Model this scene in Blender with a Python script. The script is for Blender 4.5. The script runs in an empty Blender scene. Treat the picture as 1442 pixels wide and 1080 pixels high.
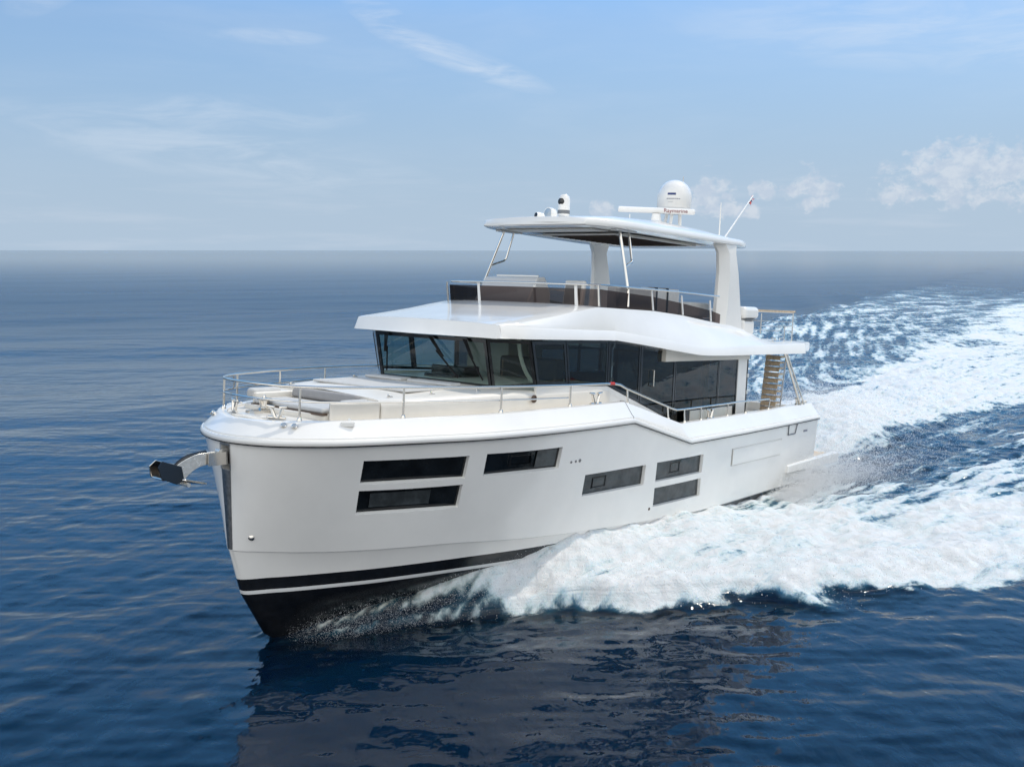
import bpy, bmesh, math, random
import numpy as np
from mathutils import Vector, Matrix, Euler
random.seed(7); rng = np.random.default_rng(7)
R = math.radians
scn = bpy.context.scene; COL = scn.collection

# ------------------------------------------------------------ camera
cd = bpy.data.cameras.new("camera"); cam = bpy.data.objects.new("camera", cd); COL.objects.link(cam)
F_PX = 1400.0
cd.sensor_width = 36; cd.lens = 36*F_PX/1442; cd.clip_start = .1; cd.clip_end = 60000
PITCH = math.atan((540-351)/F_PX)
cam.location = (0, 0, 6.083); cam.rotation_euler = (math.pi/2-PITCH, R(-.05), 0)
scn.camera = cam
scn.view_settings.view_transform = 'Standard'; scn.view_settings.look = 'None'
scn.view_settings.exposure = 0.14; scn.view_settings.gamma = 1.0
scn.cycles.max_bounces = 10; scn.cycles.transparent_max_bounces = 24
scn.cycles.caustics_reflective = False; scn.cycles.caustics_refractive = False
scn.cycles.use_denoising = True

# ------------------------------------------------------------ node helpers
class NT:
    def __init__(s, tree): s.t = tree; s.n = tree.nodes; s.l = tree.links
    def put(s, sock, v):
        if hasattr(v, 'is_output') or isinstance(v, bpy.types.NodeSocket): s.l.new(v, sock)
        elif v is not None: sock.default_value = v
    def node(s, typ, **kw):
        n = s.n.new(typ)
        for k, v in kw.items():
            if k in n.inputs.keys(): s.put(n.inputs[k], v)
            else: setattr(n, k, v)
        return n
    def m(s, op, a, b=None, c=None, clamp=False):
        n = s.n.new('ShaderNodeMath'); n.operation = op; n.use_clamp = clamp
        for i, v in enumerate((a, b, c)):
            if v is not None: s.put(n.inputs[i], v)
        return n.outputs[0]
    def step(s, v, a, b, lo=0., hi=1.):
        n = s.n.new('ShaderNodeMapRange'); n.interpolation_type = 'SMOOTHSTEP'
        for i, q in enumerate((v, a, b, lo, hi)): s.put(n.inputs[i], q)
        return n.outputs[0]
    def mix(s, f, a, b, blend='MIX'):
        n = s.n.new('ShaderNodeMix'); n.data_type = 'RGBA'; n.blend_type = blend
        s.put(n.inputs[0], f); s.put(n.inputs[6], a); s.put(n.inputs[7], b); return n.outputs[2]
    def noise(s, vec, scale, detail=4., rough=.55, dist=0., typ='FBM'):
        n = s.n.new('ShaderNodeTexNoise'); n.noise_type = typ
        s.put(n.inputs['Vector'], vec); s.put(n.inputs['Scale'], scale); s.put(n.inputs['Detail'], detail)
        s.put(n.inputs['Roughness'], rough); s.put(n.inputs['Distortion'], dist); return n.outputs[0]
    def mapping(s, vec, loc=(0, 0, 0), rot=(0, 0, 0), scale=(1, 1, 1)):
        n = s.n.new('ShaderNodeMapping'); s.put(n.inputs[0], vec)
        n.inputs[1].default_value = loc; n.inputs[2].default_value = rot; n.inputs[3].default_value = scale
        return n.outputs[0]
    def xyz(s, vec):
        n = s.n.new('ShaderNodeSeparateXYZ'); s.put(n.inputs[0], vec); return n.outputs
    def comb(s, x, y, z=0.):
        n = s.n.new('ShaderNodeCombineXYZ')
        for i, v in enumerate((x, y, z)): s.put(n.inputs[i], v)
        return n.outputs[0]

# ------------------------------------------------------------ sky and sun
SUN_AZ, SUN_EL = R(55), R(57)             # azimuth clockwise from +Y
wd = bpy.data.worlds.new("World"); scn.world = wd; wd.use_nodes = True
w = NT(wd.node_tree); w.n.clear()
tc = w.n.new('ShaderNodeTexCoord').outputs['Generated']
sky = w.n.new('ShaderNodeTexSky'); sky.sky_type = 'NISHITA'; sky.sun_disc = False
sky.sun_elevation = SUN_EL; sky.sun_rotation = SUN_AZ
sky.altitude = 0; sky.air_density = 1.0; sky.dust_density = 1.5; sky.ozone_density = 1.2
d = w.xyz(tc)
az = w.m('ARCTAN2', d[0], d[1]); el = w.m('ARCSINE', d[2])
ae = w.comb(az, el)
SKY_STR = .125
base = w.mix(1.0, sky.outputs[0], (SKY_STR*.84, SKY_STR*1.0, SKY_STR*1.16, 1), 'MULTIPLY')
# pale marine haze low in the sky
hz = w.step(el, .02, .42, .80, 0.)
mid = w.m('MULTIPLY', w.step(el, .20, .29), w.step(el, 1.4, .9))  # saturated blue band above the view, added for the sea to reflect
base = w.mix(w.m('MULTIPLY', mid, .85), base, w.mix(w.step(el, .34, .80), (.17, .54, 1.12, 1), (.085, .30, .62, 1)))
hz2 = w.step(el, -.01, .20, .85, 0.)
base = w.mix(hz, base, (.265, .415, .62, 1))
base = w.mix(hz2, base, (.43, .535, .65, 1))
# thin cirrus: drawn-out wisps in two places and a faint veil
def lump(caz, cel, raz, rel, rot=0.):
    p = w.mapping(w.comb(w.m('SUBTRACT', az, caz), w.m('SUBTRACT', el, cel)), rot=(0, 0, rot))
    q = w.xyz(p)
    a = w.m('POWER', w.m('DIVIDE', q[0], raz), 2.); b = w.m('POWER', w.m('DIVIDE', q[1], rel), 2.)
    return w.m('SUBTRACT', 1., w.m('ADD', a, b), clamp=True)
def wmax(lst):
    o = lst[0]
    for v in lst[1:]: o = w.m('MAXIMUM', o, v)
    return o
px = lambda X, Y: ((X-721)/F_PX, (351-Y)/F_PX)
cir = wmax([w.m('MULTIPLY', lump(*px(650, 98), .10, .014, R(18)), 1.9), w.m('MULTIPLY', lump(*px(545, 48), .05, .016, R(30)), 1.7), lump(*px(395, 77), .06, .008, 0),
            lump(*px(300, 180), .17, .022, R(-2)), lump(*px(330, 225), .22, .03, R(8)), lump(*px(150, 25), .06, .02, R(-35)),
            lump(*px(1350, 90), .3, .04, R(5))])
cn = w.noise(w.mapping(ae, rot=(0, 0, R(18)), scale=(9, 46, 1)), 1., 6., .62, .6)
cn2 = w.noise(w.mapping(ae, rot=(0, 0, R(12)), scale=(3, 14, 1)), 1., 5., .6, .3)
cirm = w.m('MULTIPLY', w.m('POWER', cir, .8), w.step(cn, .36, .68))
veil = w.m('MULTIPLY', w.step(cn2, .42, .75), w.step(el, .02, .12))
veil = w.m('MULTIPLY', veil, .12)
base = w.mix(w.m('ADD', w.m('MULTIPLY', cirm, .30), veil, clamp=True), base, (.70, .76, .84, 1))
# small cumulus low over the horizon
cum = wmax([lump(*px(1320, 255), .085, .040), lump(*px(1225, 276), .03, .018), lump(*px(1120, 272), .034, .028), lump(*px(990, 275), .03, .027),
            lump(*px(1062, 272), .016, .012), lump(*px(846, 295), .014, .012), 
            lump(*px(1432, 218), .03, .02), lump(*px(1400, 285), .06, .018), lump(*px(1010, 300), .05, .012), lump(-.9, .08, .2, .04), lump(1.1, .08, .25, .05)])
k1 = w.noise(w.mapping(ae, scale=(1, 1.25, 1)), 62., 7., .62, .25)
k2 = w.noise(w.mapping(ae, loc=(.3, .1, 0), scale=(1, 1.3, 1)), 22., 4., .5)
cv = w.m('ADD', w.m('MULTIPLY', cum, .62), w.m('MULTIPLY', w.m('SUBTRACT', w.m('ADD', w.m('MULTIPLY', k1, .65), w.m('MULTIPLY', k2, .35)), .5), 3.0))
cmask = w.m('MULTIPLY', w.step(cv, .20, .62), w.step(cum, 0., .12))
ksh = w.noise(w.mapping(ae, loc=(.012, .02, 0), scale=(1, 1.25, 1)), 62., 5., .6, .25)
ccol = w.mix(w.step(ksh, .38, .62), (.55, .60, .70, 1), (.76, .77, .80, 1))
base = w.mix(w.m('MULTIPLY', cmask, .46), base, ccol)
lowcl = w.noise(w.mapping(ae, scale=(6, 60, 1)), 1., 5., .6)
base = w.mix(w.m('MULTIPLY', w.m('MULTIPLY', w.step(lowcl, .48, .7), w.step(el, .10, .03)), .16), base, (.66, .70, .78, 1))
# unseen bright cloud behind the camera, added as white fill for the hull
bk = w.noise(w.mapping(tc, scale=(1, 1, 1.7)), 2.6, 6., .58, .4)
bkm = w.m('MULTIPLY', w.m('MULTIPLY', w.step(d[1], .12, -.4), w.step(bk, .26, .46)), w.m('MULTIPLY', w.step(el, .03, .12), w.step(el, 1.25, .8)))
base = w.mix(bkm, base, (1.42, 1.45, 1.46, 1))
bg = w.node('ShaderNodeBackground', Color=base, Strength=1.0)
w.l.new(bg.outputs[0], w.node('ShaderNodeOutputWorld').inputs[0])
sd = bpy.data.lights.new("sun", 'SUN'); sd.energy = 2.15; sd.angle = R(.53); sd.color = (1, .925, .81)
sun = bpy.data.objects.new("sun", sd); COL.objects.link(sun)
SV = Vector((math.sin(SUN_AZ)*math.cos(SUN_EL), math.cos(SUN_AZ)*math.cos(SUN_EL), math.sin(SUN_EL)))
sun.rotation_euler = SV.to_track_quat('Z', 'Y').to_euler()

# ------------------------------------------------------------ boat frame: x to the bow, y to port, z up
BA, BT = R(38.69), R(3.84); BO = np.array([6.189, 27.523, -.15])
HD = np.array([-math.sin(BA), -math.cos(BA), 0.]); ZZ = np.array([0, 0, 1.])
FW = HD*math.cos(BT)+ZZ*math.sin(BT); PT = np.array([math.cos(BA), -math.sin(BA), 0.]); UP = np.cross(FW, PT)
BM = Matrix(((FW[0], PT[0], UP[0], BO[0]), (FW[1], PT[1], UP[1], BO[1]), (FW[2], PT[2], UP[2], BO[2]), (0, 0, 0, 1)))

# ------------------------------------------------------------ materials
MATS = {}
def mat(name, col, rough=.4, metal=0., spec=.5, coat=0., var=0., vscale=3., bump=0., bscale=40., **kw):
    m = bpy.data.materials.new(name); m.use_nodes = True; t = NT(m.node_tree); b = t.n['Principled BSDF']
    b.inputs['Base Color'].default_value = (*col, 1); b.inputs['Roughness'].default_value = rough
    b.inputs['Metallic'].default_value = metal; b.inputs['Specular IOR Level'].default_value = spec
    b.inputs['Coat Weight'].default_value = coat; b.inputs['Coat Roughness'].default_value = .05
    co = t.n.new('ShaderNodeTexCoord').outputs['Object']
    if var:
        n = t.noise(co, vscale, 5., .6)
        lo = tuple(c*(1-var) for c in col)+(1,); hi = tuple(min(1, c*(1+var)) for c in col)+(1,)
        t.l.new(t.mix(t.step(n, .3, .7), lo, hi), b.inputs['Base Color'])
        t.l.new(t.m('MULTIPLY', rough, t.m('ADD', .8, t.m('MULTIPLY', n, .4))), b.inputs['Roughness'])
    if bump:
        bn = t.node('ShaderNodeBump', Strength=bump, Distance=.004, Height=t.noise(co, bscale, 3.))
        t.l.new(bn.outputs[0], b.inputs['Normal'])
    MATS[name] = m; return m
M_W = mat('white gelcoat', (.82, .80, .76), .17, coat=.5, var=.03, vscale=.9, bump=.35, bscale=1.3)
M_WD = mat('nonskid cream deck', (.72, .68, .61), .6, var=.04, vscale=6, bump=.5, bscale=220)
M_CR = mat('cream gelcoat', (.74, .70, .63), .35, var=.02)
M_BK = mat('black boot paint', (.006, .007, .009), .22, coat=.3, var=.3, vscale=9)
M_ST = mat('polished steel', (.70, .66, .60), .16, 1.0, bump=.05, bscale=15)
M_BR = mat('brushed steel plate', (.20, .205, .21), .38, 1.0, var=.25, vscale=14, bump=.4, bscale=60)
M_DK = mat('black frame', (.008, .009, .010), .16, coat=.3)
M_RB = mat('black rubber', (.008, .008, .009), .6, spec=.2)
M_CU = mat('pale grey cushion', (.52, .515, .50), .85, var=.06, vscale=9, bump=.6, bscale=260)
M_CG = mat('mid grey cushion', (.30, .29, .285), .85, var=.06, vscale=9, bump=.6, bscale=260)
M_TK = mat('sanded teak', (.60, .46, .31), .6, var=.2, vscale=16)
M_BRN = mat('brown trim and gap shade', (.10, .065, .045), .5, var=.15, vscale=8)
M_GY = mat('grey plastic', (.17, .18, .19), .45)
M_LG = mat('light grey gelcoat', (.55, .55, .54), .35)
M_RED = mat('red plastic', (.55, .03, .02), .3)
M_BLU = mat('navy print', (.02, .04, .16), .4)
M_INK = mat('grey print', (.22, .22, .26), .5)
M_CHR = mat('dark red print', (.22, .02, .03), .5)
M_INT = mat('dark interior', (.045, .043, .042), .6, var=.2)
M_INL = mat('pale interior lining', (.55, .50, .43), .6)
M_LIN = mat('white linen', (.62, .66, .60), .8, bump=.4, bscale=30)
def glass(name, tint, ior=1.5, dens=.5, rough=.015):
    """thin pane: tinted see-through plus a Fresnel mirror"""
    m = bpy.data.materials.new(name); m.use_nodes = True; t = NT(m.node_tree); t.n.clear()
    tr = t.node('ShaderNodeBsdfTransparent', Color=(*tint, 1)); gl = t.node('ShaderNodeBsdfGlossy', Color=(1, 1, 1, 1), Roughness=rough)
    ge = t.n.new('ShaderNodeNewGeometry'); dp = t.n.new('ShaderNodeVectorMath'); dp.operation = 'DOT_PRODUCT'
    t.l.new(ge.outputs['Normal'], dp.inputs[0]); t.l.new(ge.outputs['Incoming'], dp.inputs[1])
    f0 = ((ior-1)/(ior+1))**2*1.15                              # both faces of the pane reflect
    f = t.m('ADD', f0, t.m('MULTIPLY', 1-f0, t.m('POWER', t.m('SUBTRACT', 1., t.m('ABSOLUTE', dp.outputs['Value'])), 5.)), clamp=True)
    mx = t.n.new('ShaderNodeMixShader'); t.l.new(f, mx.inputs[0]); t.l.new(tr.outputs[0], mx.inputs[1]); t.l.new(gl.outputs[0], mx.inputs[2])
    t.l.new(mx.outputs[0], t.node('ShaderNodeOutputMaterial').inputs[0]); MATS[name] = m; return m
G_WS = glass('windscreen glass', (.70, .84, .83), 1.45)
G_FW = glass('forward side glass', (.36, .45, .45), 1.45)
G_SD = glass('tinted side glass', (.085, .105, .11), 1.45)
G_FLY = glass('smoked acrylic', (.20, .15, .135), 1.42)
G_CL = glass('clear rail glass', (.90, .92, .91), 1.4)
M_HW = mat('dark hull window glass', (.006, .008, .010), .04, spec=.35, var=.5, vscale=3)
M_HW2 = mat('grey hull window glass', (.045, .052, .055), .05, spec=.35, var=.35, vscale=4)

# ------------------------------------------------------------ mesh helpers
class MB:
    def __init__(s): s.v = []; s.f = []; s.mi = []
    def add(s, vs, fs, mi=0):
        o = len(s.v); s.v += [tuple(map(float, p)) for p in vs]; s.f += [tuple(i+o for i in f) for f in fs]; s.mi += [mi]*len(fs); return s
    def grid(s, rows, mi=0, closed=False, flip=False):
        n = len(rows[0]); fs = []
        for i in range(len(rows)-1):
            for j in range(n if closed else n-1):
                k = (j+1) % n; q = (i*n+j, i*n+k, (i+1)*n+k, (i+1)*n+j); fs.append(q[::-1] if flip else q)
        return s.add([p for r in rows for p in r], fs, mi)
    def box(s, c, d, rz=0., mi=0, ry=0., taper=1.):
        x, y, z = d[0]/2, d[1]/2, d[2]/2; M = Matrix.Rotation(rz, 3, 'Z') @ Matrix.Rotation(ry, 3, 'Y')
        vs = []
        for dz in (-1, 1):
            k = taper if dz > 0 else 1.
            for a, b in ((-1, -1), (1, -1), (1, 1), (-1, 1)):
                p = M @ Vector((a*x*k, b*y*k, dz*z)); vs.append((p.x+c[0], p.y+c[1], p.z+c[2]))
        return s.add(vs, [(3, 2, 1, 0), (4, 5, 6, 7), (0, 1, 5, 4), (1, 2, 6, 5), (2, 3, 7, 6), (3, 0, 4, 7)], mi)
    def bb(s, x0, x1, y0, y1, z0, z1, mi=0): return s.box(((x0+x1)/2, (y0+y1)/2, (z0+z1)/2), (abs(x1-x0), abs(y1-y0), abs(z1-z0)), mi=mi)
    def tube(s, pts, r, n=10, closed=False, mi=0, cap=True):
        P = [Vector(p) for p in pts]; N = len(P); rs = r if hasattr(r, '__len__') else [r]*N
        rings = []; nrm = None
        for i in range(N):
            a = P[(i-1) % N] if (closed or i > 0) else P[i]; b = P[(i+1) % N] if (closed or i < N-1) else P[i]
            t = (b-a).normalized()
            if nrm is None:
                nrm = t.orthogonal().normalized()
            nrm = (nrm-t*nrm.dot(t)).normalized(); bn = t.cross(nrm)
            rings.append([P[i]+(nrm*math.cos(2*math.pi*k/n)+bn*math.sin(2*math.pi*k/n))*rs[i] for k in range(n)])
        if closed: rings.append(rings[0])
        o = len(s.v); s.grid(rings, mi, closed=True)
        if cap and not closed: s.f += [tuple(o+k for k in range(n))[::-1], tuple(o+(N-1)*n+k for k in range(n))]; s.mi += [mi, mi]
        return s
    def lathe(s, prof, c=(0, 0, 0), n=24, mi=0, axis=None):
        """prof: (radius, height) pairs, turned about z (or about a given axis)"""
        q = Vector((0, 0, 1)).rotation_difference(Vector(axis).normalized()) if axis else None
        rings = []
        for r, h in prof:
            ring = []
            for k in range(n):
                p = Vector((r*math.cos(2*math.pi*k/n), r*math.sin(2*math.pi*k/n), h))
                if q: p = q @ p
                ring.append((p.x+c[0], p.y+c[1], p.z+c[2]))
            rings.append(ring)
        o = len(s.v); s.grid(rings, mi, closed=True)
        s.f += [tuple(o+k for k in range(n))[::-1], tuple(o+(len(prof)-1)*n+k for k in range(n))]; s.mi += [mi, mi]; return s
    def prism(s, poly, off, mi=0):
        n = len(poly); P = [Vector(p) for p in poly]; o = Vector(off); vs = P+[p+o for p in P]
        return s.add(vs, [tuple(range(n))[::-1], tuple(range(n, 2*n))]+[(i, (i+1) % n, n+(i+1) % n, n+i) for i in range(n)], mi)
    def mirror(s):
        o = len(s.v); s.v += [(x, -y, z) for x, y, z in s.v]; s.f += [tuple(i+o for i in f[::-1]) for f in s.f]; s.mi += s.mi; return s
    def mesh(s, name, mats, angle=35, weld=False, smooth=True):
        me = bpy.data.meshes.new(name); me.from_pydata(s.v, [], s.f)
        for m in (mats if isinstance(mats, (list, tuple)) else [mats]): me.materials.append(m)
        me.polygons.foreach_set('material_index', s.mi)
        bm = bmesh.new(); bm.from_mesh(me)
        if weld: bmesh.ops.remove_doubles(bm, verts=bm.verts, dist=.0015); bmesh.ops.dissolve_degenerate(bm, edges=bm.edges, dist=1e-5)
        bmesh.ops.recalc_face_normals(bm, faces=bm.faces); bm.to_mesh(me); bm.free()
        if smooth:
            me.polygons.foreach_set('use_smooth', [True]*len(me.polygons)); me.set_sharp_from_angle(angle=R(angle))
        me.update(); return me
    def build(s, name, mats, parent=None, bevel=0., seg=2, loc=None, sub=0, **kw):
        """one mesh object; with loc the vertices (given in boat coordinates) are stored about that point"""
        if loc is not None: s.v = [(a-loc[0], b-loc[1], c-loc[2]) for a, b, c in s.v]
        o = bpy.data.objects.new(name, s.mesh(name, mats, **kw)); COL.objects.link(o)
        if loc is not None: o.location = loc
        if parent is not None:
            o.parent = parent
            if parent is not YACHT and loc is None and tuple(parent.location) != (0, 0, 0): o.location = -Vector(parent.location)
        if bevel: m = o.modifiers.new('bevel', 'BEVEL'); m.width = bevel; m.segments = seg; m.limit_method = 'ANGLE'; m.angle_limit = R(40); m.harden_normals = True
        if sub: m = o.modifiers.new('subdivision', 'SUBSURF'); m.levels = sub; m.render_levels = sub
        return o
YACHT = None
def empty(name, loc=(0, 0, 0), parent=None):
    o = bpy.data.objects.new(name, None); COL.objects.link(o); o.location = loc; o.empty_display_size = .2
    if parent is not None: o.parent = parent
    return o
def tag(o, label=None, cat=None, group=None, kind=None):
    for k, v in (('label', label), ('category', cat), ('group', group), ('kind', kind)):
        if v: o[k] = v
    return o
def board(o, label, cat, group=None):
    """a thing of its own that stands on the yacht: its boat coordinates become world ones"""
    M = BM @ Matrix.Translation(o.location); o.matrix_world = M
    return tag(o, label, cat, group)
def copy_tree(o, parent):
    c = o.copy(); COL.objects.link(c); c.parent = parent
    for ch in list(o.children): copy_tree(ch, c)
    return c
M_GAL = mat('bright anchor steel', (.74, .72, .67), .26, .65, var=.12, vscale=18)
M_NV = mat('blade with dark sea reflection', (.006, .010, .016), .3, spec=.3)  # the sea's dark reflection in polished steel, put into the base colour

# ------------------------------------------------------------ hull lines
def pchip(xs,ys):
    xs=np.asarray(xs,float);ys=np.asarray(ys,float)
    if xs[0]>xs[-1]: xs=xs[::-1];ys=ys[::-1]
    h=np.diff(xs);d=np.diff(ys)/h;m=np.zeros(len(xs))
    for i in range(1,len(xs)-1):
        if d[i-1]*d[i]>0:
            a=2*h[i]+h[i-1];b=h[i]+2*h[i-1];m[i]=(a+b)/(a/d[i-1]+b/d[i])
    m[0]=d[0];m[-1]=d[-1]
    def f(x):
        x=np.clip(np.asarray(x,float),xs[0],xs[-1]);k=np.clip(np.searchsorted(xs,x)-1,0,len(h)-1)
        t=(x-xs[k])/h[k]
        return (2*t**3-3*t**2+1)*ys[k]+(t**3-2*t**2+t)*h[k]*m[k]+(-2*t**3+3*t**2)*ys[k+1]+(t**3-t**2)*h[k]*m[k+1]
    return f
XT=.45                                    # transom
class Line:
    """one longitudinal hull line: half breadth and height along the boat"""
    def __init__(s,stem,yt,zt,linz=False):
        s.stem=stem;u=lambda x:np.sqrt(np.maximum(stem-np.asarray(x,float),0))
        s.u=u;fy=pchip([u(a) for a,b in yt],[b for a,b in yt]);s.y=lambda x:fy(u(x))
        za=np.array(sorted(zt));
        s.z=(lambda x:np.interp(x,za[:,0],za[:,1])) if linz else pchip(za[:,0],za[:,1])
    def x(s,t): return s.stem-(s.stem-XT)*np.asarray(t)**2
RUB=Line(16.9,[(16.9,0),(16.83,.48),(16.66,.88),(16.42,1.19),(16.0,1.5),(15.5,1.72),(15.1,1.87),(14.6,2.05),(13.57,2.38),(12.25,2.60),(11.08,2.69),(9.9,2.72),(8,2.73),(6,2.71),(3,2.67),(.45,2.6)],
         [(16.9,2.32),(16.4,2.345),(14,2.36),(12,2.38),(9.85,2.40),(7.62,1.83),(5,1.83),(.45,1.86)],True)
KNU=Line(16.77,[(16.77,0),(16.5,.34),(16,.72),(15.5,1.02),(14.7,1.42),(13.5,1.84),(12.1,2.18),(11,2.34),(9,2.47),(6,2.53),(.45,2.5)],
         [(16.77,.63),(15.5,.58),(14,.565),(12.4,.48),(11.5,.44),(9,.33),(6,.235),(3,.26),(.45,.28)])
BOOT=Line(16.62,[(16.62,0),(16.3,.27),(16,.48),(15.5,.78),(14.7,1.2),(13.3,1.74),(12,2.08),(10,2.36),(6,2.47),(.45,2.46)],
         [(16.62,.15),(15.2,.2),(13,.25),(10,.24),(6,.195),(3,.22),(.45,.24)])
def hull_y(x,z):
    """half breadth of the topsides between knuckle and rubbing strake"""
    zk,zr=KNU.z(x),RUB.z(x);t=(z-zk)/(zr-zk)
    return KNU.y(x)*(1-t)+RUB.y(x)*t

# ============================================================ THE YACHT
YACHT = empty('motor_yacht'); YACHT.matrix_world = BM
tag(YACHT, 'white flybridge motor yacht with black boot stripe running across the blue sea', 'yacht')
Y = YACHT

# ---------- hull
NS = 72
ts = np.linspace(0, 1, NS)
def t_of(line, x): return math.sqrt((line.stem-x)/(line.stem-XT))
ts = np.sort(np.concatenate([[t for t in ts if abs(t-t_of(RUB, 9.85)) > .004 and abs(t-t_of(RUB, 7.62)) > .004], [t_of(RUB, 9.85), t_of(RUB, 7.62)]]))
def sample(line, dz=0., ky=1.):
    x = line.x(ts); return np.stack([x, line.y(x)*ky, line.z(x)+dz], 1)
CHI = Line(16.10, [(16.1, 0), (15, .40), (14, .78), (13, 1.12), (12, 1.45), (10, 1.95), (8, 2.22), (6, 2.3), (.45, 2.3)], [(16.1, -.82), (15, -.78), (13, -.66), (10, -.5), (6, -.35), (.45, -.25)])
KEE = Line(15.3, [(15.3, 0), (8, 0.0001), (.45, 0)], [(15.3, -1.38), (14, -1.6), (8, -1.6), (.45, -.95)])
def stemfix(a, x0): a[:, 0] = a[:, 0]+(x0-a[0, 0])*(1-ts)**4; return a
rub = sample(RUB); knu = sample(KNU); boo = sample(BOOT)
bo2 = stemfix(sample(BOOT, -.19, .965), 16.55); bo3 = stemfix(sample(BOOT, -.25, .95), 16.53)
chi = sample(CHI); kee = sample(KEE)
def lerp(a, b, k): return a*(1-k)+b*k
knu_in = knu.copy(); knu_in[:, 2] -= .012; knu_in[:, 1] = np.maximum(knu_in[:, 1]-.03, 0)
rows = [rub, lerp(rub, knu, .33), lerp(rub, knu, .66), knu, knu_in, boo, bo2, bo3, lerp(bo3, chi, .5), chi, kee]
rowmat = [0, 0, 0, 0, 0, 1, 2, 1, 1, 1]
hb = MB()
for i in range(len(rows)-1): hb.grid([rows[i], rows[i+1]], rowmat[i])
hb.mirror()
n = len(ts)
for i in range(n-1):       # closing cap at rubbing strake level
    a, b = rub[i], rub[i+1]
    hb.add([a, b, (b[0], -b[1], b[2]), (a[0], -a[1], a[2])], [(0, 1, 2, 3)], 0)
tr = [r[-1] for r in rows]; hb.add(tr+[(p[0], -p[1], p[2]) for p in tr[::-1]], [tuple(range(2*len(tr)))], 0)
M_WS = mat('white stripe', (.72, .72, .70), .3)
hull = hb.build('hull', [M_W, M_BK, M_WS], Y, weld=True, angle=24)
bpy.context.view_layer.update()
from mathutils.bvhtree import BVHTree
hbm = bmesh.new(); hbm.from_mesh(hull.data); HB = BVHTree.FromBMesh(hbm)
def on_hull(x, z, side=1):
    h = HB.ray_cast(Vector((x, 6*side, z)), Vector((0, -side, 0))); return h[0], h[1]
# ---------- hull windows: real recesses with the pane at the bottom
WIN = {'a': ([(15.56, 2.065), (13.9, 2.065), (13.87, 1.69), (15.51, 1.69)], 0), 'b': ([(15.49, 1.58), (13.87, 1.58), (13.84, 1.195), (15.43, 1.195)], 0),
       'c': ([(13.55, 2.075), (11.89, 2.075), (11.88, 1.70), (13.51, 1.70)], 1), 'd': ([(11.07, 1.495), (9.16, 1.495), (9.13, 1.10), (11.05, 1.10)], 2),
       'e': ([(8.74, 1.50), (6.91, 1.50), (6.86, 1.11), (8.69, 1.11)], 2), 'f': ([(8.67, .975), (6.85, .975), (6.77, .59), (8.61, .59)], 3)}
PORT = {'c': (13.02, 12.5, 1.80, 1.98), 'd': (10.78, 10.33, 1.19, 1.40), 'e': (8.15, 7.72, 1.2, 1.42)}
cut = MB()
def quad(pts, side, off, grow=0.):
    cx = sum(p[0] for p in pts)/4; cz = sum(p[1] for p in pts)/4; out = []
    for x, z in pts:
        h, nn = on_hull(x, z, side); out.append(h)
    nrm = (out[1]-out[0]).cross(out[3]-out[0]).normalized()
    if nrm.y*side < 0: nrm = -nrm
    c = sum(out, Vector())/4
    return [p+(p-c).normalized()*grow+nrm*off for p in out], nrm
DEP = .075
for k, (pts, kind) in WIN.items():
    for s in (1, -1):
        a, nn = quad(pts, s, -DEP); b, _ = quad(pts, s, .10, .035)
        c8 = a+b; cut.add(c8, [(3, 2, 1, 0), (4, 5, 6, 7), (0, 1, 5, 4), (1, 2, 6, 5), (2, 3, 7, 6), (3, 0, 4, 7)])
cut.bb(16.55, 17.2, -.105, .105, 1.86, 2.24)                     # anchor pocket in the stem
co = cut.build('cutter', M_W, None, smooth=False); co.matrix_world = BM
bpy.context.view_layer.update()
bmod = hull.modifiers.new('cut', 'BOOLEAN'); bmod.object = co; bmod.solver = 'EXACT'; bmod.operation = 'DIFFERENCE'
dg = bpy.context.evaluated_depsgraph_get()
nm = bpy.data.meshes.new_from_object(hull.evaluated_get(dg)); hull.modifiers.clear(); hull.data = nm
nm.polygons.foreach_set('use_smooth', [True]*len(nm.polygons)); nm.set_sharp_from_angle(angle=R(24))
bpy.data.objects.remove(co)
def pane(pts, s, off, th, inset):
    q, nn = quad(pts, s, off, -inset); m = MB(); m.prism(q, nn*th); return m
for k, (pts, kind) in WIN.items():
    for s in (1, -1):
        gm = [M_HW, M_HW, M_HW2, M_HW2][kind]
        hw = pane(pts, s, -DEP+.004, .008, -.002).build('hull_window', gm, Y, smooth=False)
        fr = MB(); o_, nn = quad(pts, s, -DEP+.012, 0.); i_, _ = quad(pts, s, -DEP+.014, -.035)
        fr.add(o_+i_, [(j, (j+1) % 4, 4+(j+1) % 4, 4+j) for j in range(4)]); fr.build('window_frame', M_DK, hw, smooth=False)
        if k in PORT:
            x0, x1, z0, z1 = PORT[k]; qp = [(x0, z1), (x1, z1), (x1-.02, z0), (x0-.02, z0)]
            o_, nn = quad(qp, s, -DEP+.0145); p = MB(); i_, _ = quad(qp, s, -DEP+.03, -.03)
            p.add(o_+i_, [(j, (j+1) % 4, 4+(j+1) % 4, 4+j) for j in range(4)]); p.build('opening_port', M_DK, hw, smooth=False)
        if k == 'c':
            qp = [(12.42, 2.035), (11.93, 2.035), (11.92, 1.735), (12.41, 1.735)]; o_, nn = quad(qp, s, -DEP+.0145)
            MB().add(o_, [(0, 1, 2, 3)]).build('window_blind', M_HW2, hw, smooth=False)
        if kind == 0 and k == 'b':
            qp = [(15.3, 1.5), (14.35, 1.5), (14.33, 1.27), (15.26, 1.27)]; o_, nn = quad(qp, s, -DEP+.0145)
            MB().add(o_, [(0, 1, 2, 3)]).build('window_blind', M_HW2, hw, smooth=False)
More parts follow.
